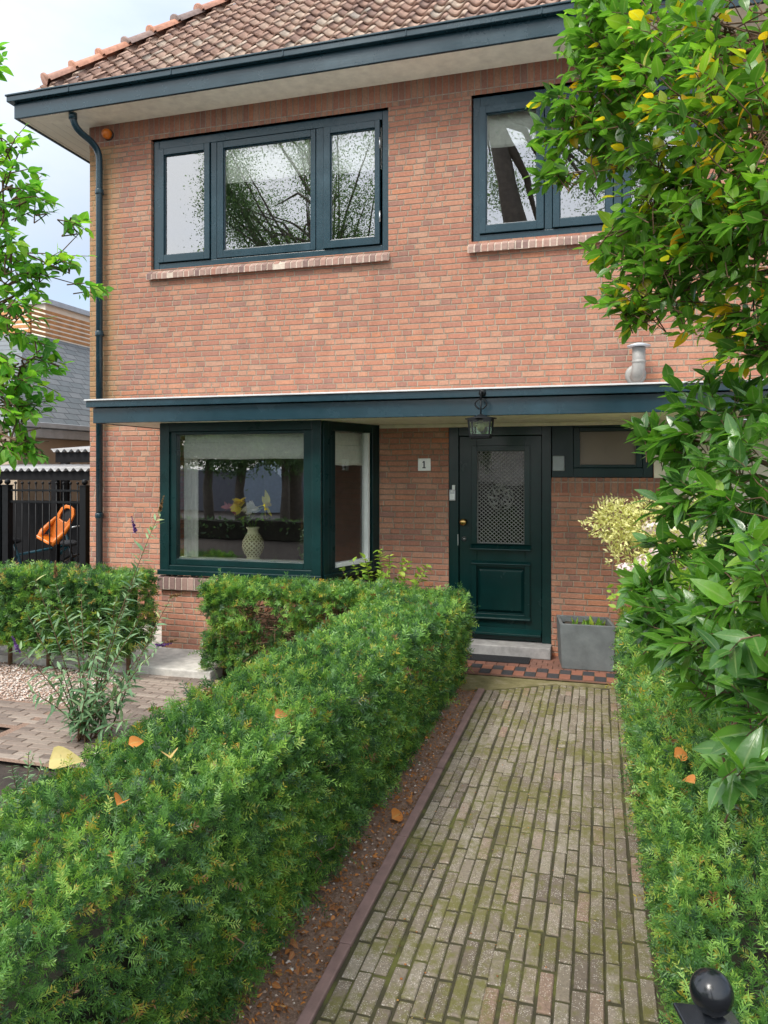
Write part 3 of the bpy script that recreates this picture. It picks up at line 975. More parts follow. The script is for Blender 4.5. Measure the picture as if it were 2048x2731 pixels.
# ---- windows
def frame_box(mb, x0, x1, z0, z1, wl, wr, wb, wt, y0, y1):
    mb.box(x0, x0 + wl, y0, y1, z0, z1)
    mb.box(x1 - wr, x1, y0, y1, z0, z1)
    mb.box(x0 + wl, x1 - wr, y0, y1, z0, z0 + wb)
    mb.box(x0 + wl, x1 - wr, y0, y1, z1 - wt, z1)

M['sillbrick'] = tint_mat('sill_bricks', [(0.0, (0.17, 0.11, 0.10)), (0.4, (0.26, 0.17, 0.14)), (0.8, (0.34, 0.23, 0.19)), (1.0, (0.30, 0.15, 0.11))], 0.85, 40, 0.4, 0.4)
M['mortar'] = plain('pale_mortar', (0.50, 0.42, 0.34), 0.9, 0, 0.2, 30, 0.3)
def rollaag(parent, x0, x1, yb, zt, zf, out, h=0.062):
    """sloping brick-on-edge sill; yb back, zt top at back, zf top at front"""
    mb = MB(); n = int(round((x1 - x0) / 0.066)); p = (x1 - x0) / n
    r = np.random.default_rng(int(abs(x0 * 100)))
    for i in range(n):
        a, b = x0 + i * p + 0.005, x0 + (i + 1) * p - 0.005
        mb.tint = r.uniform(0, 1)
        dz = r.normal(0, 0.0015); dy = r.normal(0, 0.003)
        yf = yb - out + dy
        mb.add([(a, yf, zf - h + dz), (b, yf, zf - h + dz), (b, yb, zt - h - .01), (a, yb, zt - h - .01), (a, yf, zf + dz), (b, yf, zf + dz), (b, yb, zt + dz), (a, yb, zt + dz)],
               [(0, 3, 2, 1), (4, 5, 6, 7), (0, 1, 5, 4), (1, 2, 6, 5), (2, 3, 7, 6), (3, 0, 4, 7)])
    s = mb.build('sill', M['sillbrick'], parent, 0.003)
    mb = MB(); e = 0.004
    mb.add([(x0, yb - out + e, zf - h), (x1, yb - out + e, zf - h), (x1, yb, zt - h), (x0, yb, zt - h), (x0, yb - out + e, zf - e), (x1, yb - out + e, zf - e), (x1, yb, zt - e), (x0, yb, zt - e)],
           [(0, 3, 2, 1), (4, 5, 6, 7), (0, 1, 5, 4), (1, 2, 6, 5), (2, 3, 7, 6), (3, 0, 4, 7)])
    mb.build('sill_mortar', M['mortar'], parent)

def upper_window(box, cells, casements):
    x0, x1, z0, z1 = box
    mb = MB()
    yf = W + 0.035
    frame_box(mb, x0 + 0.012, x1 - 0.004, z0 + 0.003, z1 - 0.004, 0.07, 0.07, 0.068, 0.095, yf, yf + 0.09)
    for a, b in cells['mullions']:
        mb.box(a, b, yf - 0.001, yf + 0.088, z0 + 0.071, z1 - 0.099)
    fr = mb.build('window', M['paint'], house, 0.005)
    for (sx0, sx1, gx0, gx1), cas in zip(cells['sashes'], casements):
        mb = MB()
        a, b = z0 + 0.078, z1 - 0.105
        gz0, gz1 = z0 + 0.160, z1 - 0.178
        y0 = yf - 0.022 if cas else yf - 0.006
        frame_box(mb, sx0, sx1, a, b, gx0 - sx0, sx1 - gx1, gz0 - a, b - gz1, y0, y0 + 0.05)
        frame_box(mb, gx0 - 0.001, gx1 + 0.001, gz0 - 0.001, gz1 + 0.001, 0.010, 0.010, 0.010, 0.010, y0 + 0.016, y0 + 0.045)
        mb.build('sash', M['paint'], fr, 0.004)
        mb = MB()
        mb.add([(gx0 + .009, y0 + 0.034, gz0 + .009), (gx1 - .009, y0 + 0.034, gz0 + .009), (gx1 - .009, y0 + 0.034, gz1 - .009), (gx0 + .009, y0 + 0.034, gz1 - .009)], [(0, 1, 2, 3)])
        mb.build('pane', M['glass'], fr)
        if cas == 2:
            for hz in (z0 + 0.30, z1 - 0.40):
                mb = MB()
                mb.tube([(sx1 + 0.004, y0 - 0.006, hz), (sx1 + 0.004, y0 - 0.006, hz + 0.11)], 0.009, 8)
                mb.build('hinge', M['steel'], fr)
    return fr

w1 = upper_window(WIN1, {'mullions': [(-4.078, -4.006), (-2.849, -2.765)], 'sashes': [(-4.722, -4.083, -4.648, -4.150), (-4.000, -2.855, -3.925, -2.908), (-2.759, -2.150, -2.686, -2.200)]}, (1, 0, 2))
rollaag(w1, -4.83, -2.04, W + 0.03, 4.024, 3.965, 0.085)
w2 = upper_window(WIN2, {'mullions': [(-0.505, -0.430), (0.130, 0.205)], 'sashes': [(-1.130, -0.510, -1.066, -0.575), (-0.424, 0.124, -0.362, 0.060), (0.211, 0.83, 0.28, 0.76)]}, (1, 1, 1))
rollaag(w2, -1.235, 0.93, W + 0.03, 4.037, 3.978, 0.085)

# ---- bay window
YB = 6.42
bay = [(-4.40, W), (-4.115, YB), (-2.44, YB), (-2.15, W)]
mb = MB()
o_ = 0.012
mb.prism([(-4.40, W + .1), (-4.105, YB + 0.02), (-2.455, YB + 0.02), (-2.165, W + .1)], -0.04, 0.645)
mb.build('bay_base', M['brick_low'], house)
mb = MB()
zt, zb = 2.249, 0.783
# front frame
mb.box(-4.115, -4.012, YB, YB + 0.11, zb, zt)
mb.box(-4.012, -3.945, YB + 0.022, YB + 0.10, zb + 0.09, 2.165)
mb.box(-4.012, -2.53, YB + 0.002, YB + 0.11, 2.165, zt)
mb.box(-4.012, -2.53, YB + 0.002, YB + 0.13, zb, zb + 0.09)
mb.box(-3.945, -2.62, YB + 0.022, YB + 0.10, 2.135, 2.164)
mb.box(-3.945, -2.62, YB + 0.022, YB + 0.10, zb + 0.091, 0.935)
mb.box(-2.62, -2.53, YB + 0.022, YB + 0.10, zb + 0.09, 2.165)
mb.box(-2.529, -2.44, YB - 0.004, YB + 0.09, zb, zt)
mb.box(-4.125, -2.43, YB - 0.03, YB + 0.001, zb - 0.002, zb + 0.045)
# right side, splayed
A, B = Vector((-2.44, YB + 0.05, 0)), Vector((-2.15, W, 0))
dv_ = (B - A).normalized(); nv_ = Vector((dv_.y, -dv_.x, 0))
ln = (B - A).length
def side_box(t0, t1, z0, z1, d0, d1):
    p = [A + dv_ * (t0 * ln) + nv_ * d0, A + dv_ * (t1 * ln) + nv_ * d0, A + dv_ * (t1 * ln) + nv_ * d1, A + dv_ * (t0 * ln) + nv_ * d1]
    mb.prism([(q.x, q.y) for q in p], z0, z1)
side_box(0.0, 0.08, zb, zt, -0.09, 0.012)
side_box(0.082, 0.15, zb, zt, -0.09, 0.0)
side_box(0.152, 0.235, zb + 0.09, 2.165, -0.08, -0.02)
side_box(0.152, 0.87, 2.165, zt, -0.09, -0.002)
side_box(0.152, 0.87, zb, zb + 0.09, -0.09, -0.002)
side_box(0.872, 1.0, zb, zt, -0.09, 0.0)
side_box(0.0, 1.0, zb - 0.002, zb + 0.045, 0.001, 0.03)
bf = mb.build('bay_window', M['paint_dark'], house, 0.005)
mb = MB()
mb.add([(-3.947, YB + 0.06, 0.933), (-2.618, YB + 0.06, 0.933), (-2.618, YB + 0.06, 2.137), (-3.947, YB + 0.06, 2.137)], [(0, 1, 2, 3)])
mb.build('pane', M['glass_low'], bf)
mb = MB()
p0, p1 = A + dv_ * (0.234 * ln) - nv_ * 0.05, A + dv_ * (0.871 * ln) - nv_ * 0.05
mb.add([(p0.x, p0.y, zb + 0.09), (p1.x, p1.y, zb + 0.09), (p1.x, p1.y, 2.165), (p0.x, p0.y, 2.165)], [(0, 1, 2, 3)])
mb.build('pane', M['glass_side'], bf)
mb = MB()
side_box(0.79, 0.822, zb + 0.092, 2.163, -0.075, -0.004)
side_box(0.236, 0.789, zb + 0.092, zb + 0.13, -0.075, -0.004)
mb.build('glazing_bead', M['white'], bf)
mb = MB()
mb.box(-3.96, -2.60, YB + 0.07, YB + 0.105, 0.915, 0.945)
mb.box(-4.05, -2.5, YB + 0.112, YB + 0.31, 0.885, 0.925)
mb.build('window_board', M['white'], bf, 0.004)
mb = MB()
mb.box(-4.0, -2.5, YB + 0.12, W + 0.25, 2.16, 2.2)
mb.build('bay_ceiling', M['white'], bf)
rollaag(bf, -4.13, -2.45, YB + 0.03, 0.772, 0.755, 0.055, 0.115)

# ---- canopy over bay and door
CY = 6.15
mb = MB()
mb.box(-4.67, 3.3, CY, CY + 0.03, 2.243, 2.388)
mb.box(-4.67, -4.64, CY + 0.031, W, 2.243, 2.388)
mb.box(-4.715, 3.3, CY - 0.045, CY + 0.0, 2.392, 2.452)
mb.box(-4.715, -4.67, CY + 0.0005, W, 2.392, 2.452)
can = mb.build('canopy', M['paint'], house, 0.004)
mb = MB(); mb.box(-4.728, 3.3, CY - 0.06, W, 2.4535, 2.468)
mb.build('canopy_flashing', M['lead'], can, 0.003)
mb = MB(); mb.box(-4.639, 3.3, CY + 0.031, W, 2.2505, 2.2625)
mb.build('canopy_soffit', M['soffit_low'], can)
mb = MB(); mb.box(-2.14, 0.48, W - 0.03, W - 0.001, 2.215, 2.2500)
mb.build('canopy_trim', M['cream'], can, 0.004)

# ---- front door
FY = W + 0.012
mb = MB()
mb.box(-1.434, -1.337, FY, FY + 0.11, 0.13, 2.2495)
mb.box(-0.527, -0.437, FY, FY + 0.11, 0.13, 2.2495)
mb.box(-1.336, -0.528, FY + 0.001, FY + 0.11, 2.13, 2.2495)
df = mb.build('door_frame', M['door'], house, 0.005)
DY = FY + 0.03
mb = MB()
lx0, lx1, lz0, lz1 = -1.333, -0.531, 0.135, 2.127
gx0, gx1, gz0, gz1 = -1.160, -0.690, 1.072, 1.985
pz0, pz1 = 0.37, 0.86
mb.box(lx0, gx0, DY, DY + 0.045, lz0, lz1)
mb.box(gx1, lx1, DY, DY + 0.045, lz0, lz1)
mb.box(gx0 + 0.0003, gx1 - 0.0003, DY + 0.0005, DY + 0.044, gz1, lz1)
mb.box(gx0 + 0.0003, gx1 - 0.0003, DY + 0.0005, DY + 0.044, pz1, gz0)
mb.box(gx0 + 0.0003, gx1 - 0.0003, DY + 0.0005, DY + 0.044, lz0, pz0)
mb.box(gx0, gx1, DY + 0.02, DY + 0.04, pz0, pz1)
# mouldings
frame_box(mb, gx0 - 0.05, gx1 + 0.05, gz0 - 0.005, gz1 + 0.05, 0.055, 0.055, 0.01, 0.055, DY - 0.02, DY + 0.002)
frame_box(mb, gx0 - 0.05, gx1 + 0.05, pz0 - 0.02, pz1 + 0.03, 0.05, 0.05, 0.04, 0.04, DY - 0.022, DY + 0.002)
mb.add([(gx0 + .012, DY + .019, pz0 + .03), (gx1 - .012, DY + .019, pz0 + .03), (gx1 - .012, DY + .019, pz1 - .03), (gx0 + .012, DY + .019, pz1 - .03),
        (gx0 + .038, DY + .001, pz0 + .056), (gx1 - .038, DY + .001, pz0 + .056), (gx1 - .038, DY + .001, pz1 - .056), (gx0 + .038, DY + .001, pz1 - .056)],
       [(4, 5, 6, 7), (0, 1, 5, 4), (1, 2, 6, 5), (2, 3, 7, 6), (3, 0, 4, 7)])
def wedge(x0, x1, yb, yf, z0, zf, z1):
    """ledge with a sloping top"""
    mb.add([(x0, yb, z0), (x1, yb, z0), (x1, yf, z0), (x0, yf, z0), (x0, yb, z1), (x1, yb, z1), (x1, yf, zf), (x0, yf, zf)],
           [(0, 1, 2, 3), (7, 6, 5, 4), (3, 2, 6, 7), (0, 3, 7, 4), (1, 5, 6, 2)])
wedge(gx0 - 0.06, gx1 + 0.06, DY + 0.001, DY - 0.055, 1.012, 1.026, 1.066)
wedge(gx0 - 0.055, gx1 + 0.055, DY + 0.001, DY - 0.04, pz1 + 0.012, pz1 + 0.022, pz1 + 0.044)
wedge(lx0 + 0.004, lx1 - 0.004, DY + 0.001, DY - 0.06, 0.19, 0.208, 0.252)
wedge(gx0 - 0.055, gx1 + 0.055, DY + 0.001, DY - 0.035, pz0 - 0.035, pz0 - 0.022, pz0 + 0.012)
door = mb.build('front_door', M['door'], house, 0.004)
mb = MB()
mb.add([(gx0, DY + 0.035, gz0), (gx1, DY + 0.035, gz0), (gx1, DY + 0.035, gz1), (gx0, DY + 0.035, gz1)], [(0, 1, 2, 3)])
mb.build('pane', glass_mat('door_glass', 0.02, (0.03, 0.035, 0.033), 0.3), door)
# iron lattice with a rosette
mb = MB()
M['grille'] = plain('grey_iron_lattice', (0.20, 0.205, 0.19), 0.45, 0.2, 0.3, 40)
def clipline(c, s):
    """line z = s*(x)+c clipped to the glass"""
    pts = []
    for x in (gx0, gx1):
        z = s * x + c
        if gz0 <= z <= gz1:
            pts.append((x, z))
    for z in (gz0, gz1):
        x = (z - c) / s
        if gx0 < x < gx1:
            pts.append((x, z))
    return pts[:2] if len(pts) >= 2 else None
cxm, czm = (gx0 + gx1) / 2, 1.53
for s_, wd in ((-0.88, 0.0085), (0.88, 0.006)):
    c = gz0 - abs(s_) * 3
    while c < gz1 + 3:
        q = clipline(c, s_)
        if q:
            mb.bar((q[0][0], DY + 0.012 + (0.004 if s_ > 0 else 0), q[0][1]), (q[1][0], DY + 0.012 + (0.004 if s_ > 0 else 0), q[1][1]), 0.006, wd, (0, 1, 0))
        c += 0.037
for rr_ in (0.045, 0.085, 0.12):
    mb.tube([(cxm + rr_ * math.cos(a * PI / 12), DY + 0.008, czm + rr_ * math.sin(a * PI / 12)) for a in range(25)], 0.006, 6)
for a in range(8):
    an = a * PI / 4
    mb.tube([(cxm + 0.03 * math.cos(an + e), DY + 0.006, czm + q * math.sin(an + e)) if False else (cxm + q * math.cos(an + e), DY + 0.006, czm + q * math.sin(an + e)) for q, e in ((0.03, 0), (0.07, 0.25), (0.1, 0), (0.14, -0.2))], [0.006, 0.012, 0.010, 0.004], 6)
frame_box(mb, gx0, gx1, gz0, gz1, 0.009, 0.009, 0.009, 0.009, DY + 0.004, DY + 0.022)
mb.build('lattice', M['grille'], door)
mb = MB()
mb.lathe([(0.030, 0), (0.030, 0.008), (0.012, 0.014), (0.012, 0.04), (0.030, 0.05), (0.036, 0.065), (0.030, 0.082), (0.012, 0.09)], (-1.285, DY, 1.282), 18, 'y')
mb.build('door_knob', M['brass'], door)
mb = MB()
mb.lathe([(0.022, 0), (0.022, 0.012), (0.010, 0.016), (0.010, 0.02)], (-1.285, DY, 1.114), 16, 'y')
mb.box(-1.345, -1.338, FY - 0.003, FY + 0.0, 1.05, 1.16)
mb.build('door_lock', M['steel'], door)
mb = MB()
mb.box(-1.425, -1.362, FY - 0.03, FY - 0.0005, 1.49, 1.60)
ic = mb.build('door_bell', M['steel'], df, 0.006)
mb = MB()
mb.box(-1.415, -1.372, FY - 0.034, FY - 0.0295, 1.505, 1.56)
mb.lathe([(0.012, 0.03), (0.012, 0.036)], (-1.394, FY, 1.585), 12, 'y')
mb.box(-1.395, -1.368, FY - 0.03, FY - 0.001, 1.601, 1.645)
mb.build('bell_button', M['white'], df)
mb = MB()
mb.box(-1.46, -0.434, 7.14, FY + 0.12, 0.0225, 0.129)
mb.build('door_step', M['stone'], house, 0.008)

# ---- small window beside the door
mb = MB()
sy = W + 0.02
frame_box(mb, -0.436, 0.481, 1.724, 2.249, 0.20, 0.09, 0.09, 0.05, sy, sy + 0.1)
frame_box(mb, -0.235, 0.39, 1.815, 2.198, 0.06, 0.06, 0.03, 0.04, sy + 0.012, sy + 0.09)
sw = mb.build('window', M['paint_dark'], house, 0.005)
mb = MB()
mb.add([(-0.176, sy + 0.05, 1.844), (0.331, sy + 0.05, 1.844), (0.331, sy + 0.05, 2.159), (-0.176, sy + 0.05, 2.159)], [(0, 1, 2, 3)])
mb.build('pane', plain('frosted_glass', (0.16, 0.125, 0.085), 0.35, 0, 0.1, 3), sw)
mb = MB()
mb.box(-0.425, -0.315, sy - 0.045, sy - 0.0005, 1.785, 1.93)
mb.build('letter_box', plain('grey_plastic', (0.26, 0.30, 0.31), 0.35), sw, 0.01)

# ---- flue
mb = MB()
mb.tube(bez((0.325, W, 2.675), (0.33, 7.17, 2.63), (0.345, 7.14, 2.67), (0.345, 7.13, 2.79), 12) + [(0.345, 7.13, 2.90)], 0.058, 16)
mb.lathe([(0.095, 0), (0.095, 0.01), (0.07, 0.02)], (0.325, W, 2.675), 18, 'y')
mb.lathe([(0.0585, 0), (0.063, 0.004), (0.063, 0.02), (0.0585, 0.024)], (0.345, 7.13, 2.76), 16)
fl = mb.build('flue_pipe', M['flue'], house)
mb = MB()
mb.lathe([(0.10, 0), (0.105, 0.012), (0.03, 0.035)], (0.345, 7.13, 2.905), 18)
mb.build('flue_cap', M['zinc'], fl)

# ------------------------------------------------------------------ things fixed to or standing in the house
def blind(x0, x1, z0, z1, y, label, a=None, b=None):
    """roman blind with two soft folds"""
    mb = MB()
    n = 8
    P0, P1 = (Vector((x0, y, 0)), Vector((x1, y, 0))) if a is None else (a, b)
    dd = (P1 - P0).normalized(); nn = Vector((dd.y, -dd.x, 0))
    prof = [(z1, 0.0), (z0 + 0.62 * (z1 - z0), 0.012), (z0 + 0.60 * (z1 - z0), 0.026), (z0 + 0.02, 0.022), (z0, 0.012), (z0 + 0.01, 0.0), (z1, -0.012)]
    vs = []; fs = []
    for i in range(n + 1):
        p = P0.lerp(P1, i / n)
        for z, dpt in prof:
            q = p + nn * (dpt + 0.002 * math.sin(i * 1.9)); vs.append((q.x, q.y, z + 0.003 * math.sin(i * 1.3)))
    m_ = len(prof)
    for i in range(n):
        for j in range(m_ - 1):
            fs.append((i * m_ + j, i * m_ + j + 1, (i + 1) * m_ + j + 1, (i + 1) * m_ + j))
    mb.add(vs, fs)
    o = mb.build('roman_blind', M['blind'])
    tag(o, label, 'blind', 'cream roman blinds inside the windows')
blind(-3.97, -2.87, 4.93, 5.34, W + 0.13, 'cream blind behind the wide middle pane of the three-pane upper window')
blind(-2.74, -2.16, 4.90, 5.34, W + 0.13, 'cream blind behind the right casement of the three-pane upper window')
blind(-1.12, -0.52, 4.98, 5.34, W + 0.13, 'pale blind behind the left casement of the upper window near the tree')
blind(-3.93, -2.60, 1.90, 2.16, YB + 0.16, 'wide pale blind across the top of the bay window above the vase')
blind(0, 0, 1.84, 2.16, 0, 'narrow cream blind in the angled side pane of the bay window', A + dv_ * 0.25 * ln - nv_ * 0.13, A + dv_ * 0.86 * ln - nv_ * 0.13)
mb = MB()
vs = []; fs = []
for i in range(15):
    x = -3.99 + 0.16 * i / 14
    for z in (0.93, 1.95):
        vs.append((x, YB + 0.24 + 0.018 * math.sin(i * 1.35), z))
for i in range(14):
    fs.append((2 * i, 2 * i + 2, 2 * i + 3, 2 * i + 1))
mb.add(vs, fs, True)
tag(mb.build('curtain', M['blind']), 'pale curtain gathered at the left edge of the bay window', 'curtain')

# vase and flowers on the window board
VX, VY, VZ = -3.205, YB + 0.18, 0.926
def vase_mat():
    k = NT('lattice_glaze')
    o = k.obj()
    sp = k.n('ShaderNodeSeparateXYZ'); k.put(sp.inputs[0], o)
    an = k.math('ARCTAN2', sp.outputs[1], sp.outputs[0])
    u = k.math('MULTIPLY', an, 14 / (2 * PI)); v = k.math('MULTIPLY', sp.outputs[2], 24)
    a = k.math('FRACT', k.math('ADD', u, v)); b = k.math('FRACT', k.math('SUBTRACT', u, v))
    f = k.math('MULTIPLY', k.math('GREATER_THAN', a, 0.42), k.math('GREATER_THAN', b, 0.42))
    band = k.math('MULTIPLY', k.math('GREATER_THAN', sp.outputs[2], 0.035), k.math('LESS_THAN', sp.outputs[2], 0.25))
    k.set(Base_Color=k.mix(k.math('MULTIPLY', f, band), (0.86, 0.84, 0.52), (0.22, 0.19, 0.05)), Roughness=0.25)
    return k.m
mb = MB()
mb.lathe([(r_q * 1.3, h_q * 1.3) for r_q, h_q in [(0.045, 0), (0.050, 0.012), (0.044, 0.022), (0.068, 0.055), (0.082, 0.10), (0.078, 0.145), (0.056, 0.185), (0.040, 0.205), (0.040, 0.225), (0.052, 0.245), (0.046, 0.245), (0.034, 0.22)]], (VX, VY, VZ), 28)
vs_ = mb
vo_ = mk('vase', np.array(mb.v), mb.f, vase_mat(), None, None, True, 0, (VX, VY, VZ))
tag(vo_, 'cream and green latticed vase standing on the bay window board', 'vase')
def flower(px, pz, py, m, kind, label, tint0=0.5, size=0.05, seed=0):
    base = Vector((VX, VY, VZ + 0.27)); tip = Vector((px, py, pz))
    t = thing('cut_flower', label, 'flower', base, 'cut flowers in the vase')
    mb = MB(); mb.tint = 0.2
    mb.tube(bez(base, base.lerp(tip, 0.3) + Vector((0, 0, 0.06)), base.lerp(tip, 0.7) + Vector((0, 0, 0.03)), tip, 8), 0.004, 6)
    mb.build('stem', M['lime'], t)
    r = np.random.default_rng(seed)
    n = 16 if kind == 'rose' else 8
    D = unit(r.normal(size=(n, 3)) * np.array([1, 0.7, 0.8]) + np.array([0, -0.5, 0.25]))
    P = np.repeat(np.array([tip]), n, 0)
    L = r.uniform(0.8, 1.2, n) * size
    lv = leaves(P, D, r.normal(size=(n, 3)) + np.array([0, -0.2, 1]), L, L * (0.8 if kind == 'rose' else 0.42), r.uniform(0, 1, n), 6, 0.3, 0.4, 0.9, r)
    mk('bloom', lv[0], lv[1], m, t, lv[2], True)
    n = 7
    D = unit(r.normal(size=(n, 3)) + np.array([(px - VX) * 4, -0.2, 0.2]))
    P = np.array([base.lerp(tip, q) + Vector((0, 0, 0.03)) for q in r.uniform(0.35, 0.85, n)])
    L = r.uniform(0.05, 0.09, n)
    lv = leaves(P, D, np.tile(np.array([0, -0.3, 1.0]), (n, 1)), L, L * 0.45, r.uniform(0, 0.7, n), 6, 0.2, 0.3, 0.8, r)
    mk('flower_leaf', lv[0], lv[1], M['lime'], t, lv[2], True)
flower(-3.45, 1.42, YB + 0.17, M['petal_red'], 'spike', 'drooping dark pink flower at the left of the vase bouquet', size=0.085, seed=1)
flower(-3.33, 1.45, YB + 0.15, M['petal_yellow'], 'rose', 'round golden yellow flower in the middle of the vase bouquet', size=0.085, seed=2)
flower(-3.20, 1.42, YB + 0.14, M['petal_white'], 'rose', 'pale pinkish white flower beside the yellow one in the vase', size=0.085, seed=3)
flower(-3.04, 1.45, YB + 0.15, M['petal_yellow'], 'spike', 'large lemon yellow lily at the right of the vase bouquet', size=0.115, seed=4)

# lantern
LX, LY = -0.915, 6.02
lan = thing('lantern', 'black iron lantern with glass sides hanging from the canopy edge above the door', 'lantern', (LX, LY, 2.06))
mb = MB()
mb.lathe([(0.03, 0), (0.03, 0.012), (0.012, 0.02)], (LX, CY - 0.045, 2.425), 14, 'y')
mb.tube([(LX, CY - 0.05, 2.43)] + bez((LX, CY - 0.06, 2.43), (LX, LY - 0.03, 2.43), (LX, LY, 2.42), (LX, LY, 2.36), 8), 0.008, 8)
for sg in (-1, 1):
    mb.tube([(LX + sg * (0.012 + 0.035 * math.sin(PI * i / 10)), LY, 2.37 - 0.085 * i / 10) for i in range(11)], 0.006, 8)
mb.tube([(LX, LY, 2.36), (LX, LY, 2.235)], 0.007, 8)
mb.build('bracket', M['matt_black'], lan)
mb = MB()
mb.lathe([(0.125, 0), (0.128, 0.008), (0.07, 0.018), (0.045, 0.026), (0.012, 0.04)], (LX, LY, 2.205), 4)
mb.build('lantern_cap', M['matt_black'], lan)
mb = MB()
hw0, hw1 = 0.088, 0.076
for sx in (-1, 1):
    for sy_ in (-1, 1):
        mb.bar((LX + sx * hw0, LY + sy_ * hw0, 2.205), (LX + sx * hw1, LY + sy_ * hw1, 2.066), 0.012, 0.012)
for z, hw in ((2.2, hw0), (2.072, hw1)):
    for q in ((-1, -1, 1, -1), (1, -1, 1, 1), (1, 1, -1, 1), (-1, 1, -1, -1)):
        mb.bar((LX + q[0] * hw, LY + q[1] * hw, z), (LX + q[2] * hw, LY + q[3] * hw, z), 0.013, 0.02)
mb.box(LX - hw1, LX + hw1, LY - hw1, LY + hw1, 2.05, 2.06)
mb.build('lantern_frame', M['matt_black'], lan)
mb = MB()
for q in ((-1, -1, 1, -1), (1, -1, 1, 1), (1, 1, -1, 1), (-1, 1, -1, -1)):
    mb.add([(LX + q[0] * hw1, LY + q[1] * hw1, 2.075), (LX + q[2] * hw1, LY + q[3] * hw1, 2.075), (LX + q[2] * hw0, LY + q[3] * hw0, 2.2), (LX + q[0] * hw0, LY + q[1] * hw0, 2.2)], [(0, 1, 2, 3)])
mb.build('lantern_glass', glass_mat('lantern_glass', 0.12, (0.75, 0.9, 0.72)), lan)
mb = MB()
mb.ball((LX, LY, 2.145), 0.034, 14, 10, (1, 1, 1.25)); mb.lathe([(0.018, 0), (0.018, 0.03)], (LX, LY, 2.175), 10)
mb.build('bulb', plain('milky_bulb', (0.45, 0.40, 0.22), 0.3), lan)

# house number
t = thing('house_number_sign', 'small white enamel sign with black number 1 on brick beside the door', 'sign', (-1.678, W, 1.786))
mb = MB(); mb.box(-1.743, -1.613, W - 0.012, W - 0.001, 1.786, 1.910)
mb.build('plate', plain('white_enamel', (0.88, 0.89, 0.86), 0.3), t, 0.004)
mb = MB()
yn = W - 0.0145
mb.box(-1.686, -1.672, yn, W - 0.0118, 1.815, 1.884)
mb.box(-1.697, -1.661, yn, W - 0.0118, 1.812, 1.8205)
mb.add([(-1.7, yn, 1.868), (-1.686, yn, 1.868), (-1.686, yn, 1.884)], [(0, 1, 2)])
mb.build('numeral', M['black_iron'], t)

# alarm beacon
t = thing('alarm_beacon', 'orange alarm beacon high on the brick under the eaves', 'alarm', (-5.338, W, 5.586))
mb = MB(); mb.lathe([(0.06, 0), (0.06, 0.025)], (-5.338, W, 5.586), 18, 'y'); mb.build('beacon_base', M['black_iron'], t)
mb = MB(); mb.lathe([(0.055, 0.025), (0.055, 0.06), (0.045, 0.085), (0.025, 0.10), (0.004, 0.104)], (-5.338, W, 5.586), 18, 'y'); mb.build('beacon_lens', M['orange_plastic'], t)

# door mat
mb = MB()
mb.box(-1.36, -0.615, 6.93, 7.135, 0.024, 0.036)
for i in range(9):
    mb.box(-1.35, -0.625, 6.938 + i * 0.022, 6.946 + i * 0.022, 0.0355, 0.041)
o = mb.build('door_mat', M['rubber'], None, 0.003)
tag(o, 'black ribbed rubber mat lying below the front door step', 'doormat')

# planter
t = thing('planter', 'square grey concrete planter standing against the brick by the door', 'planter', (-0.08, 7.05, 0.02))
def taper(mb, x0, x1, y0, y1, z0, z1, k):
    cx_, cy_ = (x0 + x1) / 2, (y0 + y1) / 2
    q = [(x0, y0), (x1, y0), (x1 - 0.055, y1), (x0 - 0.055, y1)]
    lo = [(cx_ + (a - cx_) * k, cy_ + (b - cy_) * k, z0) for a, b in q]
    hi = [(a, b, z1) for a, b in q]
    th = 0.028
    hi2 = [(a + (th if a < cx_ else -th), b + (th if b < cy_ else -th), z1) for a, b in q]
    lo2 = [(a, b, z1 - 0.06) for a, b, _ in hi2]
    mb.add(lo + hi + hi2 + lo2, [(3, 2, 1, 0)] + [(i, (i + 1) % 4, 4 + (i + 1) % 4, 4 + i) for i in range(4)] + [(4 + i, 4 + (i + 1) % 4, 8 + (i + 1) % 4, 8 + i) for i in range(4)] + [(8 + i, 8 + (i + 1) % 4, 12 + (i + 1) % 4, 12 + i) for i in range(4)])
mb = MB(); taper(mb, -0.335, 0.14, 6.855, 7.285, 0.024, 0.425, 0.93)
mb.build('tub', M['planter'], t, 0.005)
mb = MB(); mb.box(-0.308, 0.113, 6.882, 7.258, 0.34, 0.372); mb.build('potting_soil', M['soil'], t)
r = np.random.default_rng(4)
n = 46
P = np.stack([r.uniform(-0.27, 0.05, n), r.uniform(6.9, 7.2, n), np.full(n, 0.372)], -1)
D = unit(r.normal(size=(n, 3)) * 0.5 + np.array([0, 0, 1])); L = r.uniform(0.03, 0.10, n)
lv = leaves(P, D, r.normal(size=(n, 3)), L, L * 0.28, r.uniform(0, 1, n), 5, 0.3, 0.4, 0.8, r)
o = mk('seedling', lv[0], lv[1], M['lime'], None, lv[2], True, 0, (-0.1, 7.05, 0.37))
tag(o, 'sparse small green seedlings growing in the grey planter', 'plant')

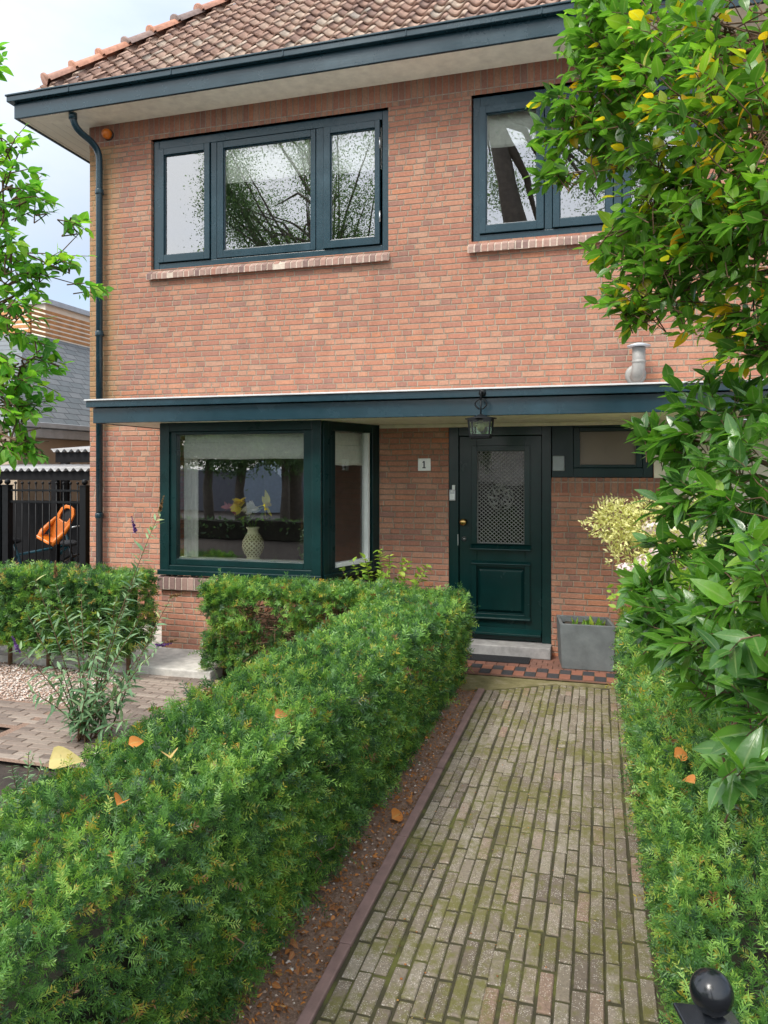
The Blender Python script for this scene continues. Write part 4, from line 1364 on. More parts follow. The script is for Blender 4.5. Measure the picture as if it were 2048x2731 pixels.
# ------------------------------------------------------------------ hedges
def hedge(name, label, x0, x1, y0, y1, z0, z1, dens, seed, faces, hole=0.0, core=True, twigs=160, yellow=0.06, amp=0.026, trunks=(), bright=0.0, nbig=1.0, fall=0.0):
    r = np.random.default_rng(seed)
    root = thing(name, label, 'hedge', ((x0 + x1) / 2, (y0 + y1) / 2, 0))
    PP, DD = [], []
    dx, dy, dz = x1 - x0, y1 - y0, z1 - z0
    for fc, wt in faces.items():
        area = {'top': dx * dy, 'r': dy * dz, 'l': dy * dz, 'f': dx * dz, 'b': dx * dz}[fc]
        n = int(area * dens * wt)
        a, b = r.uniform(0, 1, n), r.uniform(0, 1, n)
        if fc == 'top':
            p = np.stack([x0 + a * dx, y0 + b * dy, np.full(n, z1)], -1); nn = np.array([0, 0, 1.0])
        elif fc in 'rl':
            p = np.stack([np.full(n, x1 if fc == 'r' else x0), y0 + a * dy, z0 + b * dz], -1); nn = np.array([1.0 if fc == 'r' else -1.0, 0, 0])
        else:
            p = np.stack([x0 + a * dx, np.full(n, y0 if fc == 'f' else y1), z0 + b * dz], -1); nn = np.array([0, -1.0 if fc == 'f' else 1.0, 0])
        if fc != 'top':
            kk = np.clip((p[:, 2] - z0) / dz, 0, 1)
            p = p - nn * (0.08 * (1 - kk) ** 1.3 + 0.05 * np.clip(kk - 0.85, 0, 1) / 0.15)[:, None] * 1.0
            if hole:
                keep = lump(p, 3.0, seed) + 0.5 * lump(p, 7.0, seed + 1) < hole + 0.5 * np.abs(kk - 0.45)
                p = p[keep]
        l_ = lump(p, 1.6, seed) + 0.5 * lump(p, 5.0, seed + 3)
        l_ = l_ + 0.45 * lump(p, 13.0, seed + 9)
        dep = np.abs(r.normal(0, 0.042, len(p)))
        p = p + nn * (amp * l_ - dep)[:, None]
        d_ = nn * 0.8 + r.normal(0, 0.8, p.shape) + np.array([0, 0, 0.2])
        PP.append(p); DD.append(d_)
    P = np.concatenate(PP); D = np.concatenate(DD)
    P[:, 2] *= 1.03 - fall * (P[:, 1] - 1.3) if fall else 1.0
    n = len(P)
    dist = np.linalg.norm(P - np.array([0, 0, 1.8]), axis=1)
    sc = np.clip(dist / 2.6, 0.75, 1.9) * nbig
    L = r.uniform(0.028, 0.068, n) * np.clip(sc, 0.8, 1.35)
    L[P[:, 2] > 0.9 * (z1 - 0.06)] *= 0.8
    lng = r.uniform(0, 1, n) < 0.045
    L[lng] *= 1.8
    tint = 0.42 + 0.22 * lump(P, 2.3, seed + 5) + 0.12 * lump(P, 9.0, seed + 6) + r.normal(0, 0.17, n) + bright
    up_ = r.uniform(0, 1, n) < 0.30
    tint[up_] += 0.24
    tint[~up_] -= 0.05
    tint = np.clip(tint, 0.0, 0.84)
    yk = (r.uniform(0, 1, n) < yellow * np.clip(1 + 2.2 * lump(P, 1.3, seed + 8), 0, 4))
    tint[yk] = r.uniform(0.84, 0.97, yk.sum())
    br = r.uniform(0, 1, n) < 0.012
    tint[br] = 1.0
    K = 9
    v, f, t_ = sprigs(P, D, L, K, 0.0165 * sc, 0.0036 * sc, tint, r)
    mk('foliage', v, f, M['yew'], root, t_)
    mb = MB()
    for i in range(twigs):
        a = np.array([r.uniform(x0 + .1, x1 - .1), r.uniform(y0 + .05, y1 - .05), r.uniform(z0 + 0.05, z1 - 0.15)])
        dv = unit(r.normal(size=3) + np.array([0.5, -0.1, 0.5])) * r.uniform(0.12, 0.3)
        mid = a + dv * 0.5 + r.normal(0, 0.02, 3)
        mb.tube([a, mid, np.clip(a + dv, [x0, y0, z0], [x1 - .02, y1, z1 - .01])], [0.005, 0.0035, 0.0015], 5, False)
    for tx, ty in trunks:
        mb.tube([(tx, ty, -0.02), (tx + r.normal(0, 0.02), ty, 0.25), (tx + r.normal(0, 0.05), ty, 0.7)], [0.022, 0.018, 0.008], 8)
    mb.build('branches', M['twig'], root)
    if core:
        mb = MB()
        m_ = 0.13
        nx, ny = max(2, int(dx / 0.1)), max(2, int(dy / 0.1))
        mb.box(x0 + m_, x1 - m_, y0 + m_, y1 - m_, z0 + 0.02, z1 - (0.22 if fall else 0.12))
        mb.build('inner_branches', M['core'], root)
    return root

hedge('yew_hedge', 'long clipped yew hedge along the left side of the brick path', -1.66, -1.08, 0.55, 6.28, 0.03, 0.835, 3600, 21,
      {'top': 1.25, 'r': 1.15, 'l': 0.35, 'b': 0.3, 'f': 0.5}, twigs=420, yellow=0.03, hole=0.56, fall=0.031, trunks=[(-1.35, 1.3 + i * 0.55) for i in range(9)])
hedge('yew_hedge', 'sparse low yew hedge with brown gaps standing in front of the bay window', -3.32, -1.60, 5.76, 6.22, 0.10, 0.79, 1700, 22,
      {'top': 1.3, 'f': 1.15, 'l': 1.0, 'b': 0.5}, hole=0.18, core=False, twigs=420, yellow=0.03, trunks=[(-3.2 + i * 0.27, 6.0) for i in range(7)])
hedge('yew_hedge', 'square clipped yew hedge on bare trunks before the iron fence', -7.3, -3.86, 5.42, 6.0, 0.20, 0.855, 1500, 23,
      {'top': 1.3, 'f': 1.15, 'r': 1.1}, hole=0.85, core=True, twigs=320, yellow=0.05, trunks=[(-6.9 + i * 0.42, 5.7) for i in range(8)], bright=-0.06)
hedge('yew_hedge', 'low dark yew hedge along the right edge of the brick path', 0.185, 1.5, 1.62, 6.35, 0.02, 0.66, 3000, 24,
      {'top': 1.0, 'l': 1.25, 'f': 0.9}, twigs=200, yellow=0.06, hole=0.8)

# ------------------------------------------------------------------ leafy shrubs and trees
def tree_thing(name, label, cat, base, clusters, mat, leaf_len, leaf_w, trunk, limbs, seed, n_per=14, tint_fn=None, lpt=9, droop=0.25, fold=0.25, twig_len=(0.16, 0.3), up=0.35, peak=0.75, core_name='crown', centre=None, barkm='twig'):
    """clusters: (x, y, z, r, weight); each holds twigs with alternate leaves"""
    r = np.random.default_rng(seed)
    root = thing(name, label, cat, base)
    Pl, Dl, Nl, Ll, Tl = [], [], [], [], []
    mb = MB()
    for (cx_, cy_, cz_, cr_, wt) in clusters:
        c = np.array([cx_, cy_, cz_])
        for i in range(max(1, int(n_per * wt))):
            o_ = unit(r.normal(size=3)) * cr_ * r.uniform(0.15, 1.0) ** 0.6
            tl_ = r.uniform(*twig_len)
            dirv = unit(o_ / cr_ * 0.9 + r.normal(0, 0.45, 3) + np.array([0, 0, up]) + (0 if centre is None else unit(c - np.array(centre)) * 0.7))
            a = c + o_ - dirv * tl_ * 0.7
            b = c + o_ + dirv * tl_ * 0.3
            sag = np.array([0, 0, -0.12 * tl_])
            mid = (a + b) / 2 - sag
            mb.tube([a, mid, b], [0.0024, 0.0018, 0.001], 5, False)
            if r.random() < 0.45:
                mb.tube([c + r.normal(0, 0.02, 3), (c + a) / 2 + r.normal(0, 0.02, 3), a], [0.0035, 0.003, 0.0024], 5, False)
            k = lpt + r.integers(-2, 3)
            base_t = r.normal(0, 0.12)
            side0 = unit(np.cross(dirv, r.normal(size=3)))
            side1 = np.cross(dirv, side0)
            for j in range(k):
                t = 0.12 + 0.88 * (j + 0.5) / k
                p = (1 - t) ** 2 * a + 2 * t * (1 - t) * mid + t * t * b
                an = j * 2.4 + r.normal(0, 0.3)
                sdv = side0 * math.cos(an) + side1 * math.sin(an)
                d_ = unit(sdv * (1.0 - 0.55 * t) + dirv * (0.35 + 0.7 * t) + r.normal(0, 0.15, 3) + np.array([0, 0, -droop * 0.6]))
                nn = unit(np.array([0, 0, 1.0]) + 0.7 * dirv + r.normal(0, 0.35, 3))
                Pl.append(p); Dl.append(d_); Nl.append(nn)
                Ll.append(leaf_len * r.uniform(0.65, 1.2) * (0.75 + 0.35 * math.sin(PI * t)))
                Tl.append(base_t)
    P, D, N, L = map(np.array, (Pl, Dl, Nl, Ll))
    T = tint_fn(P, np.array(Tl), r) if tint_fn else np.clip(0.45 + np.array(Tl) + r.normal(0, 0.18, len(P)), 0, 1)
    v, f, t_ = leaves(P, D, N, L, L * leaf_w * r.uniform(0.85, 1.15, len(L)), T, 7, fold, droop, peak, r)
    mk(core_name, v, f, mat, root, t_, True)
    for pts, rad in limbs:
        mb.tube(pts, rad, 7)
    mb.build('branches', M[barkm], root)
    if trunk:
        tb = MB()
        tb.tube(trunk[0], trunk[1], 10)
        tb.build('trunk', M['bark'], root)
    return root

SX, CX = math.sin(R(16)), math.cos(R(16))
def near(u, v, dep):
    """world place of a measured direction (photograph scaled to 1659 wide) at a chosen distance"""
    u, v = u * 2048 / 1659, v * 2048 / 1659
    a, b = (u - 1024) / 2000, (1252 - v) / 2000
    return ((-SX + a * CX) * dep, (CX + a * SX) * dep, 1.8 + b * dep)

def yellowish(frac):
    def fn(P, b, r):
        n = len(P)
        t = np.clip(0.36 + b + 0.16 * lump(P, 2.0, 3) + r.normal(0, 0.15, n), 0, 0.76)
        k = r.uniform(0, 1, n) < frac * np.clip(1 + 2.0 * lump(P, 1.4, 6), 0, 4)
        t[k] = r.uniform(0.78, 1.0, k.sum())
        return t
    return fn

tc_ = [near(*q[:3]) + q[3:] for q in [
    (1420, 40, 3.0, .30, 1.3), (1330, 60, 3.1, .16, 1.0), (1285, 95, 3.2, .11, .9), (1275, 20, 3.2, .12, .9), (1335, 140, 3.1, .14, .9), (1560, 60, 2.7, .34, 1.6), (1650, 140, 2.6, .35, 1.5), (1280, 215, 3.2, .17, 1.1), (1225, 260, 3.25, .14, 1.0), (1200, 370, 3.25, .09, .5),
    (1300, 320, 3.2, .15, .9), (1400, 200, 3.0, .26, 1.5), (1520, 240, 2.7, .28, 1.4), (1640, 300, 2.5, .3, 1.3), (1420, 350, 3.0, .2, .9), (1540, 400, 2.7, .22, .8),
    (1640, 470, 2.6, .2, .9), (1405, 435, 3.0, .16, 1.2), (1480, 480, 2.95, .16, 1.0), (1510, 540, 2.9, .16, .9), (1600, 520, 2.8, .2, 1.0), (1650, 740, 2.7, .16, .8), (1430, 590, 3.0, .14, .8), (1310, 520, 3.2, .13, .7), (1400, 520, 3.1, .15, .7), (1380, 630, 3.1, .13, .8), (1340, 660, 3.1, .08, .4), (1470, 640, 3.0, .15, .6), (1560, 560, 2.9, .18, .7),
    (1620, 640, 2.8, .2, .7), (1540, 720, 2.9, .12, .5), (1700, 30, 2.6, .35, 1.2), (1720, 420, 2.5, .3, 1.0), (1720, 640, 2.6, .25, .9)]]
L0 = near(1800, 330, 2.7)
tree_thing('garden_tree', 'broadleaf tree with green and yellow leaves overhanging the top right of the path', 'tree', (1.75, 2.5, 0), tc_, M['treeleaf'], 0.075, 0.50,
           ([(1.75, 2.5, 0), (1.72, 2.55, 1.2), (1.6, 2.6, 2.4), (1.5, 2.65, 3.6)], [0.09, 0.075, 0.06, 0.03]),
           [([near(1800, 320, 2.75), near(1659, 365, 2.8), near(1540, 415, 2.85), near(1470, 440, 2.9), near(1400, 480, 3.0)], [0.02, 0.013, 0.009, 0.006, 0.003]),
            ([near(1800, 60, 2.7), near(1620, 110, 2.75), near(1480, 120, 2.85), near(1340, 150, 3.0)], [0.018, 0.012, 0.008, 0.003]),
            ([near(1790, 240, 2.7), near(1560, 260, 2.85), near(1400, 260, 3.0), near(1260, 290, 3.2)], [0.016, 0.010, 0.006, 0.003]),
            ([near(1790, 560, 2.7), near(1640, 590, 2.8), near(1520, 620, 2.95), near(1400, 640, 3.05)], [0.016, 0.010, 0.006, 0.003]),
            ([near(1659, 365, 2.8), near(1560, 480, 2.85), near(1420, 570, 3.0), near(1350, 640, 3.1)], [0.010, 0.007, 0.005, 0.002])],
           31, n_per=17, tint_fn=yellowish(0.12), lpt=9, droop=0.2, centre=(1.75, 2.5, 2.6))

lc_ = [near(*q[:3]) + q[3:] for q in [
    (1400, 930, 3.3, .05, .35), (1470, 960, 3.2, .12, .9), (1545, 900, 3.1, .20, 1.3), (1640, 860, 2.9, .26, 1.4), (1520, 1050, 3.1, .15, 1.0), (1610, 1020, 2.8, .24, 1.4), (1670, 1130, 2.5, .26, 1.4),
    (1450, 1100, 3.3, .07, .5), (1400, 1255, 3.3, .07, .5), (1460, 1190, 3.2, .10, .7), (1410, 1320, 3.2, .10, .8), (1490, 1290, 3.0, .17, 1.2), (1580, 1200, 2.7, .20, 1.2),
    (1410, 1380, 3.2, .08, .6), (1485, 1400, 2.9, .14, .9), (1570, 1350, 2.5, .18, 1.1), (1650, 1300, 2.2, .2, 1.0), (1640, 1420, 1.85, .12, .5), (1560, 1470, 2.5, .13, .7), (1660, 1510, 1.9, .12, .5),
    (1590, 1560, 2.3, .10, .5), (1740, 1000, 2.6, .35, 1.3), (1740, 1300, 2.2, .3, 1.2), (1750, 800, 2.8, .3, 1.0), (1585, 1680, 1.7, .03, .25)]]
tree_thing('laurel_shrub', 'glossy green laurel shrub leaning over the right hedge towards the path', 'shrub', (1.45, 2.7, 0), lc_, M['laurel'], 0.104, 0.42,
           ([(1.45, 2.7, 0), (1.4, 2.7, 0.6), (1.3, 2.75, 1.2)], [0.05, 0.04, 0.025]),
           [([(1.3, 2.75, 1.1), near(1640, 1230, 2.8), near(1540, 1140, 3.0), near(1430, 1080, 3.2)], [0.016, 0.010, 0.006, 0.003]),
            ([(1.35, 2.7, 0.9), near(1640, 1400, 2.6), near(1540, 1330, 2.9), near(1390, 1290, 3.2)], [0.016, 0.010, 0.006, 0.003]),
            ([(1.3, 2.75, 1.4), near(1650, 1000, 2.9), near(1540, 960, 3.1), near(1390, 930, 3.3)], [0.015, 0.010, 0.006, 0.003])],
           32, n_per=12, lpt=9, droop=0.18, fold=0.22, centre=(1.5, 2.7, 1.3), twig_len=(0.11, 0.22),
           tint_fn=lambda P, b, r: np.clip(0.42 + b * 1.2 + 0.2 * lump(P, 2.2, 4) + r.normal(0, 0.15, len(P)), 0, 1))
# low near twig over the hedge
# left: thin bright leaves
bc_ = [near(*q[:3]) + q[3:] for q in [
    (-10, 140, 2.6, .05, .3), (10, 320, 2.6, .10, .7), (20, 420, 2.6, .12, 1.0), (70, 440, 2.6, .09, .5), (20, 540, 2.55, .12, 1.0), (80, 590, 2.6, .11, .7), (140, 570, 2.6, .09, .5), (165, 490, 2.6, .05, .25), (205, 625, 2.6, .03, .18),
    (30, 680, 2.5, .14, 1.2), (40, 790, 2.5, .14, 1.3), (90, 770, 2.5, .06, .4), (20, 880, 2.45, .12, 1.1), (70, 900, 2.5, .07, .5), (10, 960, 2.4, .10, .8), (60, 970, 2.45, .06, .4), (-50, 600, 2.5, .2, 1.4), (-50, 820, 2.45, .2, 1.4), (-60, 400, 2.5, .18, 1.0)]]
tree_thing('young_tree', 'thin branches of bright green leaves reaching in at the left edge before the sky', 'tree', (-2.75, 1.9, 0), bc_, M['birch'], 0.043, 0.74,
           ([(-2.75, 1.9, 0), (-2.72, 1.95, 1.5), (-2.65, 1.98, 3.2)], [0.05, 0.04, 0.015]),
           [([(-2.7, 1.95, 1.9), near(-60, 700, 2.5), near(60, 620, 2.6), near(180, 495, 2.6)], [0.008, 0.005, 0.003, 0.0012]),
            ([(-2.7, 1.95, 2.0), near(-40, 640, 2.5), near(80, 590, 2.6), near(215, 628, 2.6)], [0.007, 0.004, 0.0025, 0.001]),
            ([(-2.7, 1.95, 2.4), near(-30, 480, 2.5), near(40, 420, 2.6), near(90, 380, 2.6)], [0.006, 0.004, 0.002, 0.001]),
            ([(-2.7, 1.95, 1.6), near(-40, 880, 2.5), near(50, 860, 2.5)], [0.006, 0.004, 0.001])],
           33, n_per=13, lpt=7, droop=0.3, fold=0.12, up=0.1, peak=0.62, twig_len=(0.08, 0.17), centre=(-2.75, 1.9, 2.2),
           tint_fn=lambda P, b, r: np.clip(0.5 + b * 1.5 + r.normal(0, 0.2, len(P)) - 0.12 * (P[:, 2] - 2.2), 0, 1))

# buddleia: leggy stems with narrow grey-green leaves and spent flower spikes
def stem_plant(name, label, cat, base, tips, mat, leaf_len, leaf_w, seed, spikes=(), gap=0.045, r0=0.006, lo=0.15):
    r = np.random.default_rng(seed)
    root = thing(name, label, cat, base)
    b = np.array(base, dtype=float)
    mb = MB()
    P, D, N, L, T = [], [], [], [], []
    for tp in tips:
        tp = np.array(tp)
        st = b + np.array([r.normal(0, 0.05), r.normal(0, 0.05), 0])
        c1 = st + (tp - st) * 0.35 + np.array([0, 0, 0.12 * np.linalg.norm(tp - st)])
        pts = [(1 - t) ** 2 * st + 2 * t * (1 - t) * c1 + t * t * tp for t in np.linspace(0, 1, 10)]
        mb.tube(pts, list(np.linspace(r0, 0.0016, 10)), 6, False)
        ln_ = np.linalg.norm(tp - st)
        k = int(ln_ / gap)
        for j in range(k):
            t = lo + (1 - lo) * (j + r.uniform(0, 0.6)) / k
            p = (1 - t) ** 2 * st + 2 * t * (1 - t) * c1 + t * t * tp
            ax = unit(2 * (1 - t) * (c1 - st) + 2 * t * (tp - c1))
            sd = unit(np.cross(ax, r.normal(size=3)))
            for sg in (-1, 1):
                P.append(p); D.append(unit(sg * sd + ax * r.uniform(0.3, 0.9) + r.normal(0, 0.12, 3)))
                N.append(np.array([0, 0, 1.0]) + r.normal(0, 0.3, 3)); L.append(leaf_len * r.uniform(0.5, 1.15) * (1.1 - 0.45 * t)); T.append(np.clip(0.35 + 0.35 * t + r.normal(0, 0.15), 0, 1))
    P, D, N, L, T = map(np.array, (P, D, N, L, T))
    v, f, t_ = leaves(P, D, N, L, L * leaf_w, T, 6, 0.25, 0.35, 0.7, r)
    mk('foliage', v, f, mat, root, t_, True)
    mb.build('stems', M['twig'], root)
    for tip, dr, ml in spikes:
        n = 90
        tip = np.array(tip); dr = unit(np.array(dr))
        s = r.uniform(0, 1, n)
        Pq = tip + dr * (s * 0.11)[:, None]
        Dq = unit(r.normal(size=(n, 3)) + dr * 0.4)
        Lq = 0.018 * (1.1 - 0.7 * s)
        v, f, t_ = leaves(Pq, Dq, r.normal(size=(n, 3)), Lq, Lq * 0.7, r.uniform(0, 1, n), 4, 0.3, 0.1, 0.8, r)
        mk('flower_spike', v, f, M[ml], root, t_, True)
    return root
BB = (-3.27, 4.26, 0.0)
tips = [near(60, 1330, 5.0), near(120, 1260, 5.1), near(75, 1250, 5.0), near(175, 1270, 5.1), near(215, 1330, 4.9), near(250, 1290, 5.0), near(300, 1230, 5.0), near(345, 1105, 5.0), near(300, 1340, 4.8), near(370, 1290, 5.0), near(350, 1390, 4.7), near(210, 1400, 4.7), near(250, 1450, 4.7), near(130, 1440, 4.8), near(60, 1490, 4.7), near(40, 1400, 4.9), near(290, 1480, 4.6), near(160, 1340, 4.9), near(330, 1380, 4.9), near(285, 1555, 4.6), near(190, 1480, 4.6)]
stem_plant('butterfly_bush', 'leggy grey-green shrub with spent purple flower spikes in the gravel bed', 'shrub', BB, tips, M['greygreen'], 0.12, 0.22, 41, gap=0.040,
           spikes=[(near(293, 1150, 5.0), (-0.3, 0, 1), 'petal_purple'), (near(345, 1105, 5.0), (0.3, 0, 1), 'petal_brown'), (near(352, 1392, 4.7), (0.8, 0, 0.3), 'petal_brown'), (near(338, 1395, 4.7), (1, 0, 0.2), 'petal_purple'), (near(370, 1290, 5.0), (0.8, 0, 0.3), 'petal_brown'), (near(40, 1408, 4.9), (-0.2, 0, 0.4), 'petal_purple'), (near(320, 1535, 4.6), (0.9, 0, 0.3), 'petal_brown'), (near(120, 1245, 5.1), (0, 0, 1), 'petal_brown')])
SB = near(25, 1700, 3.5)
stem_plant('silver_plant', 'small silvery grey plant in the dark soil at the left edge beside the long hedge', 'plant', (SB[0], SB[1], 0), [(SB[0] + a, SB[1] + b, c) for a, b, c in ((-.2, .1, .32), (-.08, .2, .40), (.05, .15, .38), (.12, .05, .30), (-.25, -.05, .3), (0, 0, .42), (-.14, .3, .34), (.16, .22, .27), (-.02, -.1, .3))], M['greygreen'], 0.06, 0.2, 42, gap=0.018, r0=0.003)

HB = (-1.92, 6.62, 0.02)
stem_plant('hydrangea_bush', 'lime green leafy bush between the bay window and the brick pier', 'shrub', HB,
           [(HB[0] + a, HB[1] + b, c) for a, b, c in ((-.25, -.1, .97), (-.1, -.2, 1.02), (.0, -.05, 1.08), (.12, -.15, 1.04), (.28, -.1, .98), (-.38, -.05, .90), (-.05, .1, 1.0), (.2, .05, 1.0), (.45, -.05, .95), (-.18, .05, .97), (.36, .1, .9), (.05, -.25, .9))], M['lime'], 0.10, 0.55, 43, gap=0.05, lo=0.45)

# variegated shrub and pale hydrangea behind the laurel
r = np.random.default_rng(51)
def ball_shrub(name, label, cat, base, blobs, mat, n, ll, lw, seed, stem):
    r = np.random.default_rng(seed)
    root = thing(name, label, cat, base)
    Ps = []
    for (c, rad, k) in blobs:
        m_ = int(n * k)
        q = unit(r.normal(size=(m_, 3))) * (r.uniform(0.25, 1, m_) ** 0.5)[:, None]
        p = np.array(c) + q * np.array(rad)
        p += q * (0.12 * lump(p, 6, seed))[:, None]
        Ps.append((p, q))
    P = np.concatenate([a for a, _ in Ps]); Q = np.concatenate([b for _, b in Ps])
    D = unit(Q + r.normal(0, 0.6, P.shape) + np.array([0, 0, 0.35]))
    L = r.uniform(0.6, 1.2, len(P)) * ll
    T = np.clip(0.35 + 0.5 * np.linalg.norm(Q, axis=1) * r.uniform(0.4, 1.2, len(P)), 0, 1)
    v, f, t_ = leaves(P, D, r.normal(size=P.shape) + np.array([0, 0, 0.8]), L, L * lw, T, 5, 0.25, 0.2, 0.75, r)
    mk('crown', v, f, mat, root, t_, True)
    mb = MB()
    for s in stem:
        mb.tube(s, [0.018, 0.012, 0.005][:len(s)], 7)
    mb.build('stems', M['twig'], root)
    return root
VB = (0.42, 6.62, 0.0)
ball_shrub('variegated_shrub', 'pale yellow variegated shrub in front of the brick half wall', 'shrub', VB,
           [((0.12, 6.6, 1.36), (0.21, 0.2, 0.20), 1), ((0.42, 6.6, 1.36), (0.28, 0.25, 0.22), 1.2), ((0.8, 6.6, 1.3), (0.3, 0.25, 0.3), 1.0), ((0.26, 6.6, 1.12), (0.2, 0.18, 0.14), .5), ((0.6, 6.6, 1.05), (0.3, 0.25, 0.2), .6)],
           M['variegated'], 1100, 0.04, 0.42, 52, [[VB, (0.4, 6.6, 0.7), (0.2, 6.6, 1.3)], [VB, (0.5, 6.6, 0.7), (0.6, 6.6, 1.3)]])
FBs = (0.45, 6.0, 0.0)
fb = ball_shrub('flowering_bush', 'bush with pale pink and white flower heads half hidden by the laurel', 'shrub', FBs,
                [((0.45, 6.0, 0.85), (0.35, 0.25, 0.28), 1.0), ((0.8, 6.0, 0.95), (0.35, 0.25, 0.3), 1.0)], M['lime'], 420, 0.07, 0.5, 53,
                [[FBs, (0.45, 6.0, 0.4), (0.4, 6.0, 0.9)], [FBs, (0.6, 6.0, 0.4), (0.8, 6.0, 0.95)]])
for i, (px, py, dep) in enumerate(((1355, 1232, 6.0), (1395, 1240, 6.0), (1425, 1195, 6.0), (1450, 1150, 6.1), (1490, 1170, 6.0), (1410, 1140, 6.1), (1395, 1215, 5.9))):
    c = np.array(near(px, py, dep)); r = np.random.default_rng(60 + i)
    n = 150
    q = unit(r.normal(size=(n, 3)))
    P = c + q * np.array([0.085, 0.07, 0.06])
    L = r.uniform(0.018, 0.03, n)
    v, f, t_ = leaves(P, unit(np.cross(q, r.normal(size=(n, 3)))), q, L, L * 0.95, r.uniform(0, 1, n), 4, 0.2, 0.1, 0.9, r)
    mk('flower_head', v, f, M['petal'], fb, t_, True)

# ------------------------------------------------------------------ fallen leaves resting on the hedges
def fallen(pos, size, t, label, yaw, curl, wr=0.75):
    r = np.random.default_rng(int(size * 1e5))
    n = 1
    P = np.array([pos]); D = np.array([[math.cos(yaw), math.sin(yaw), 0.12]]); N = np.array([[0.45, -0.75, 0.75]])
    v, f, t_ = leaves(P - D * size / 2, D, N, np.array([size]), np.array([size * wr]), np.array([t]), 8, curl, 0.15 + curl * 0.4, 0.55)
    o = mk('fallen_leaf', v, f, M['dead'], None, t_, True, 0, pos)
    tag(o, label, 'leaf', 'fallen leaves lying on the hedges')
fallen((-1.60, 1.97, 0.90), 0.095, 1.0, 'large pale yellow fallen leaf on the left edge of the long hedge', 0.2, 0.55)
fallen((-1.31, 2.10, 0.90), 0.07, 0.93, 'curled yellow fallen leaf on top of the long hedge', 2.2, 0.9)
fallen((-1.25, 1.77, 0.90), 0.06, 0.72, 'curled salmon orange fallen leaf near the front of the long hedge', 1.7, 1.0)
fallen((-1.47, 2.16, 0.90), 0.055, 0.76, 'bright orange small fallen leaf behind the yellow ones on the long hedge', 0.9, 0.5)
fallen((-1.16, 2.63, 0.87), 0.05, 0.55, 'tan curled fallen leaf at the middle of the long hedge', 0.4, 0.9)
fallen((0.31, 3.1, 0.70), 0.075, 0.75, 'orange fallen leaf under the laurel on the right hedge', 0.5, 0.6)
fallen((0.30, 2.85, 0.70), 0.06, 0.68, 'rust brown fallen leaf nearer the camera on the right hedge', 2.5, 0.8)
fallen((-1.0, 3.76, 0.012), 0.10, 0.74, 'orange fallen leaf on the soil strip beside the path kerb', 1.1, 0.5)

# ------------------------------------------------------------------ gate post
GX, GY = 0.200, 1.50
t = thing('gate_post', 'black iron gate post with a shiny ball finial at the bottom right', 'post', (GX, GY, 0))
mb = MB(); rot = Matrix.Translation((GX, GY, 0)) @ Matrix.Rotation(R(16), 4, 'Z')
mb.box(-0.04, 0.04, -0.04, 0.04, 0, 0.77, rot); mb.build('shaft', M['black_iron'], t, 0.003)
mb = MB()
hh = 0.052
mb.add([rot @ Vector(q) for q in [(-hh, -hh, 0.77), (hh, -hh, 0.77), (hh, hh, 0.77), (-hh, hh, 0.77), (-hh, -hh, 0.778), (hh, -hh, 0.778), (hh, hh, 0.778), (-hh, hh, 0.778), (-.012, -.012, 0.80), (.012, -.012, 0.80), (.012, .012, 0.80), (-.012, .012, 0.80)]],
       [(3, 2, 1, 0), (0, 1, 5, 4), (1, 2, 6, 5), (2, 3, 7, 6), (3, 0, 4, 7), (4, 5, 9, 8), (5, 6, 10, 9), (6, 7, 11, 10), (7, 4, 8, 11), (8, 9, 10, 11)])
mb.build('post_cap', M['black_iron'], t, 0.003)
mb = MB(); mb.ball((GX, GY, 0.834), 0.0385, 28, 18); mb.lathe([(0.020, 0), (0.014, 0.012)], (GX, GY, 0.792), 16)
mb.build('ball_finial', M['black_iron'], t)

# ------------------------------------------------------------------ left: iron fence, bicycle shelters, neighbours
FYY = 7.62
fen = thing('iron_fence', 'black iron railing with ball tips between the house corner and the left edge', 'fence', (-6.5, FYY, 0))
for z in (1.545, 1.405, 0.12):
    mb = MB()
    mb.box(-7.6, -5.9, FYY - 0.012, FYY + 0.012, z - 0.012, z + 0.012)
    mb.build('rail', M['matt_black'], fen)
for x in (-5.9, -7.02, -7.14):
    mb = MB(); mb.box(x - 0.042, x + 0.042, FYY - 0.042, FYY + 0.042, 0, 1.60); mb.box(x - 0.05, x + 0.05, FYY - 0.05, FYY + 0.05, 1.60, 1.612); mb.ball((x, FYY, 1.648), 0.036)
    mb.build('post', M['matt_black'], fen)
pk = None
for i in range(17):
    x = -6.0 - i * 0.1
    if abs(x + 7.0) < 0.04 or abs(x + 7.1) < 0.04:
        continue
    if pk is None:
        mb = MB(); mb.tube([(x, FYY, 0.05), (x, FYY, 1.62)], 0.008, 8); mb.ball((x, FYY, 1.635), 0.017, 10, 8)
        pk = mb.build('picket', M['matt_black'], fen); x_0 = x
    else:
        q = pk.copy(); C.objects.link(q); q.parent = fen; q.location = (x - x_0, 0, 0)

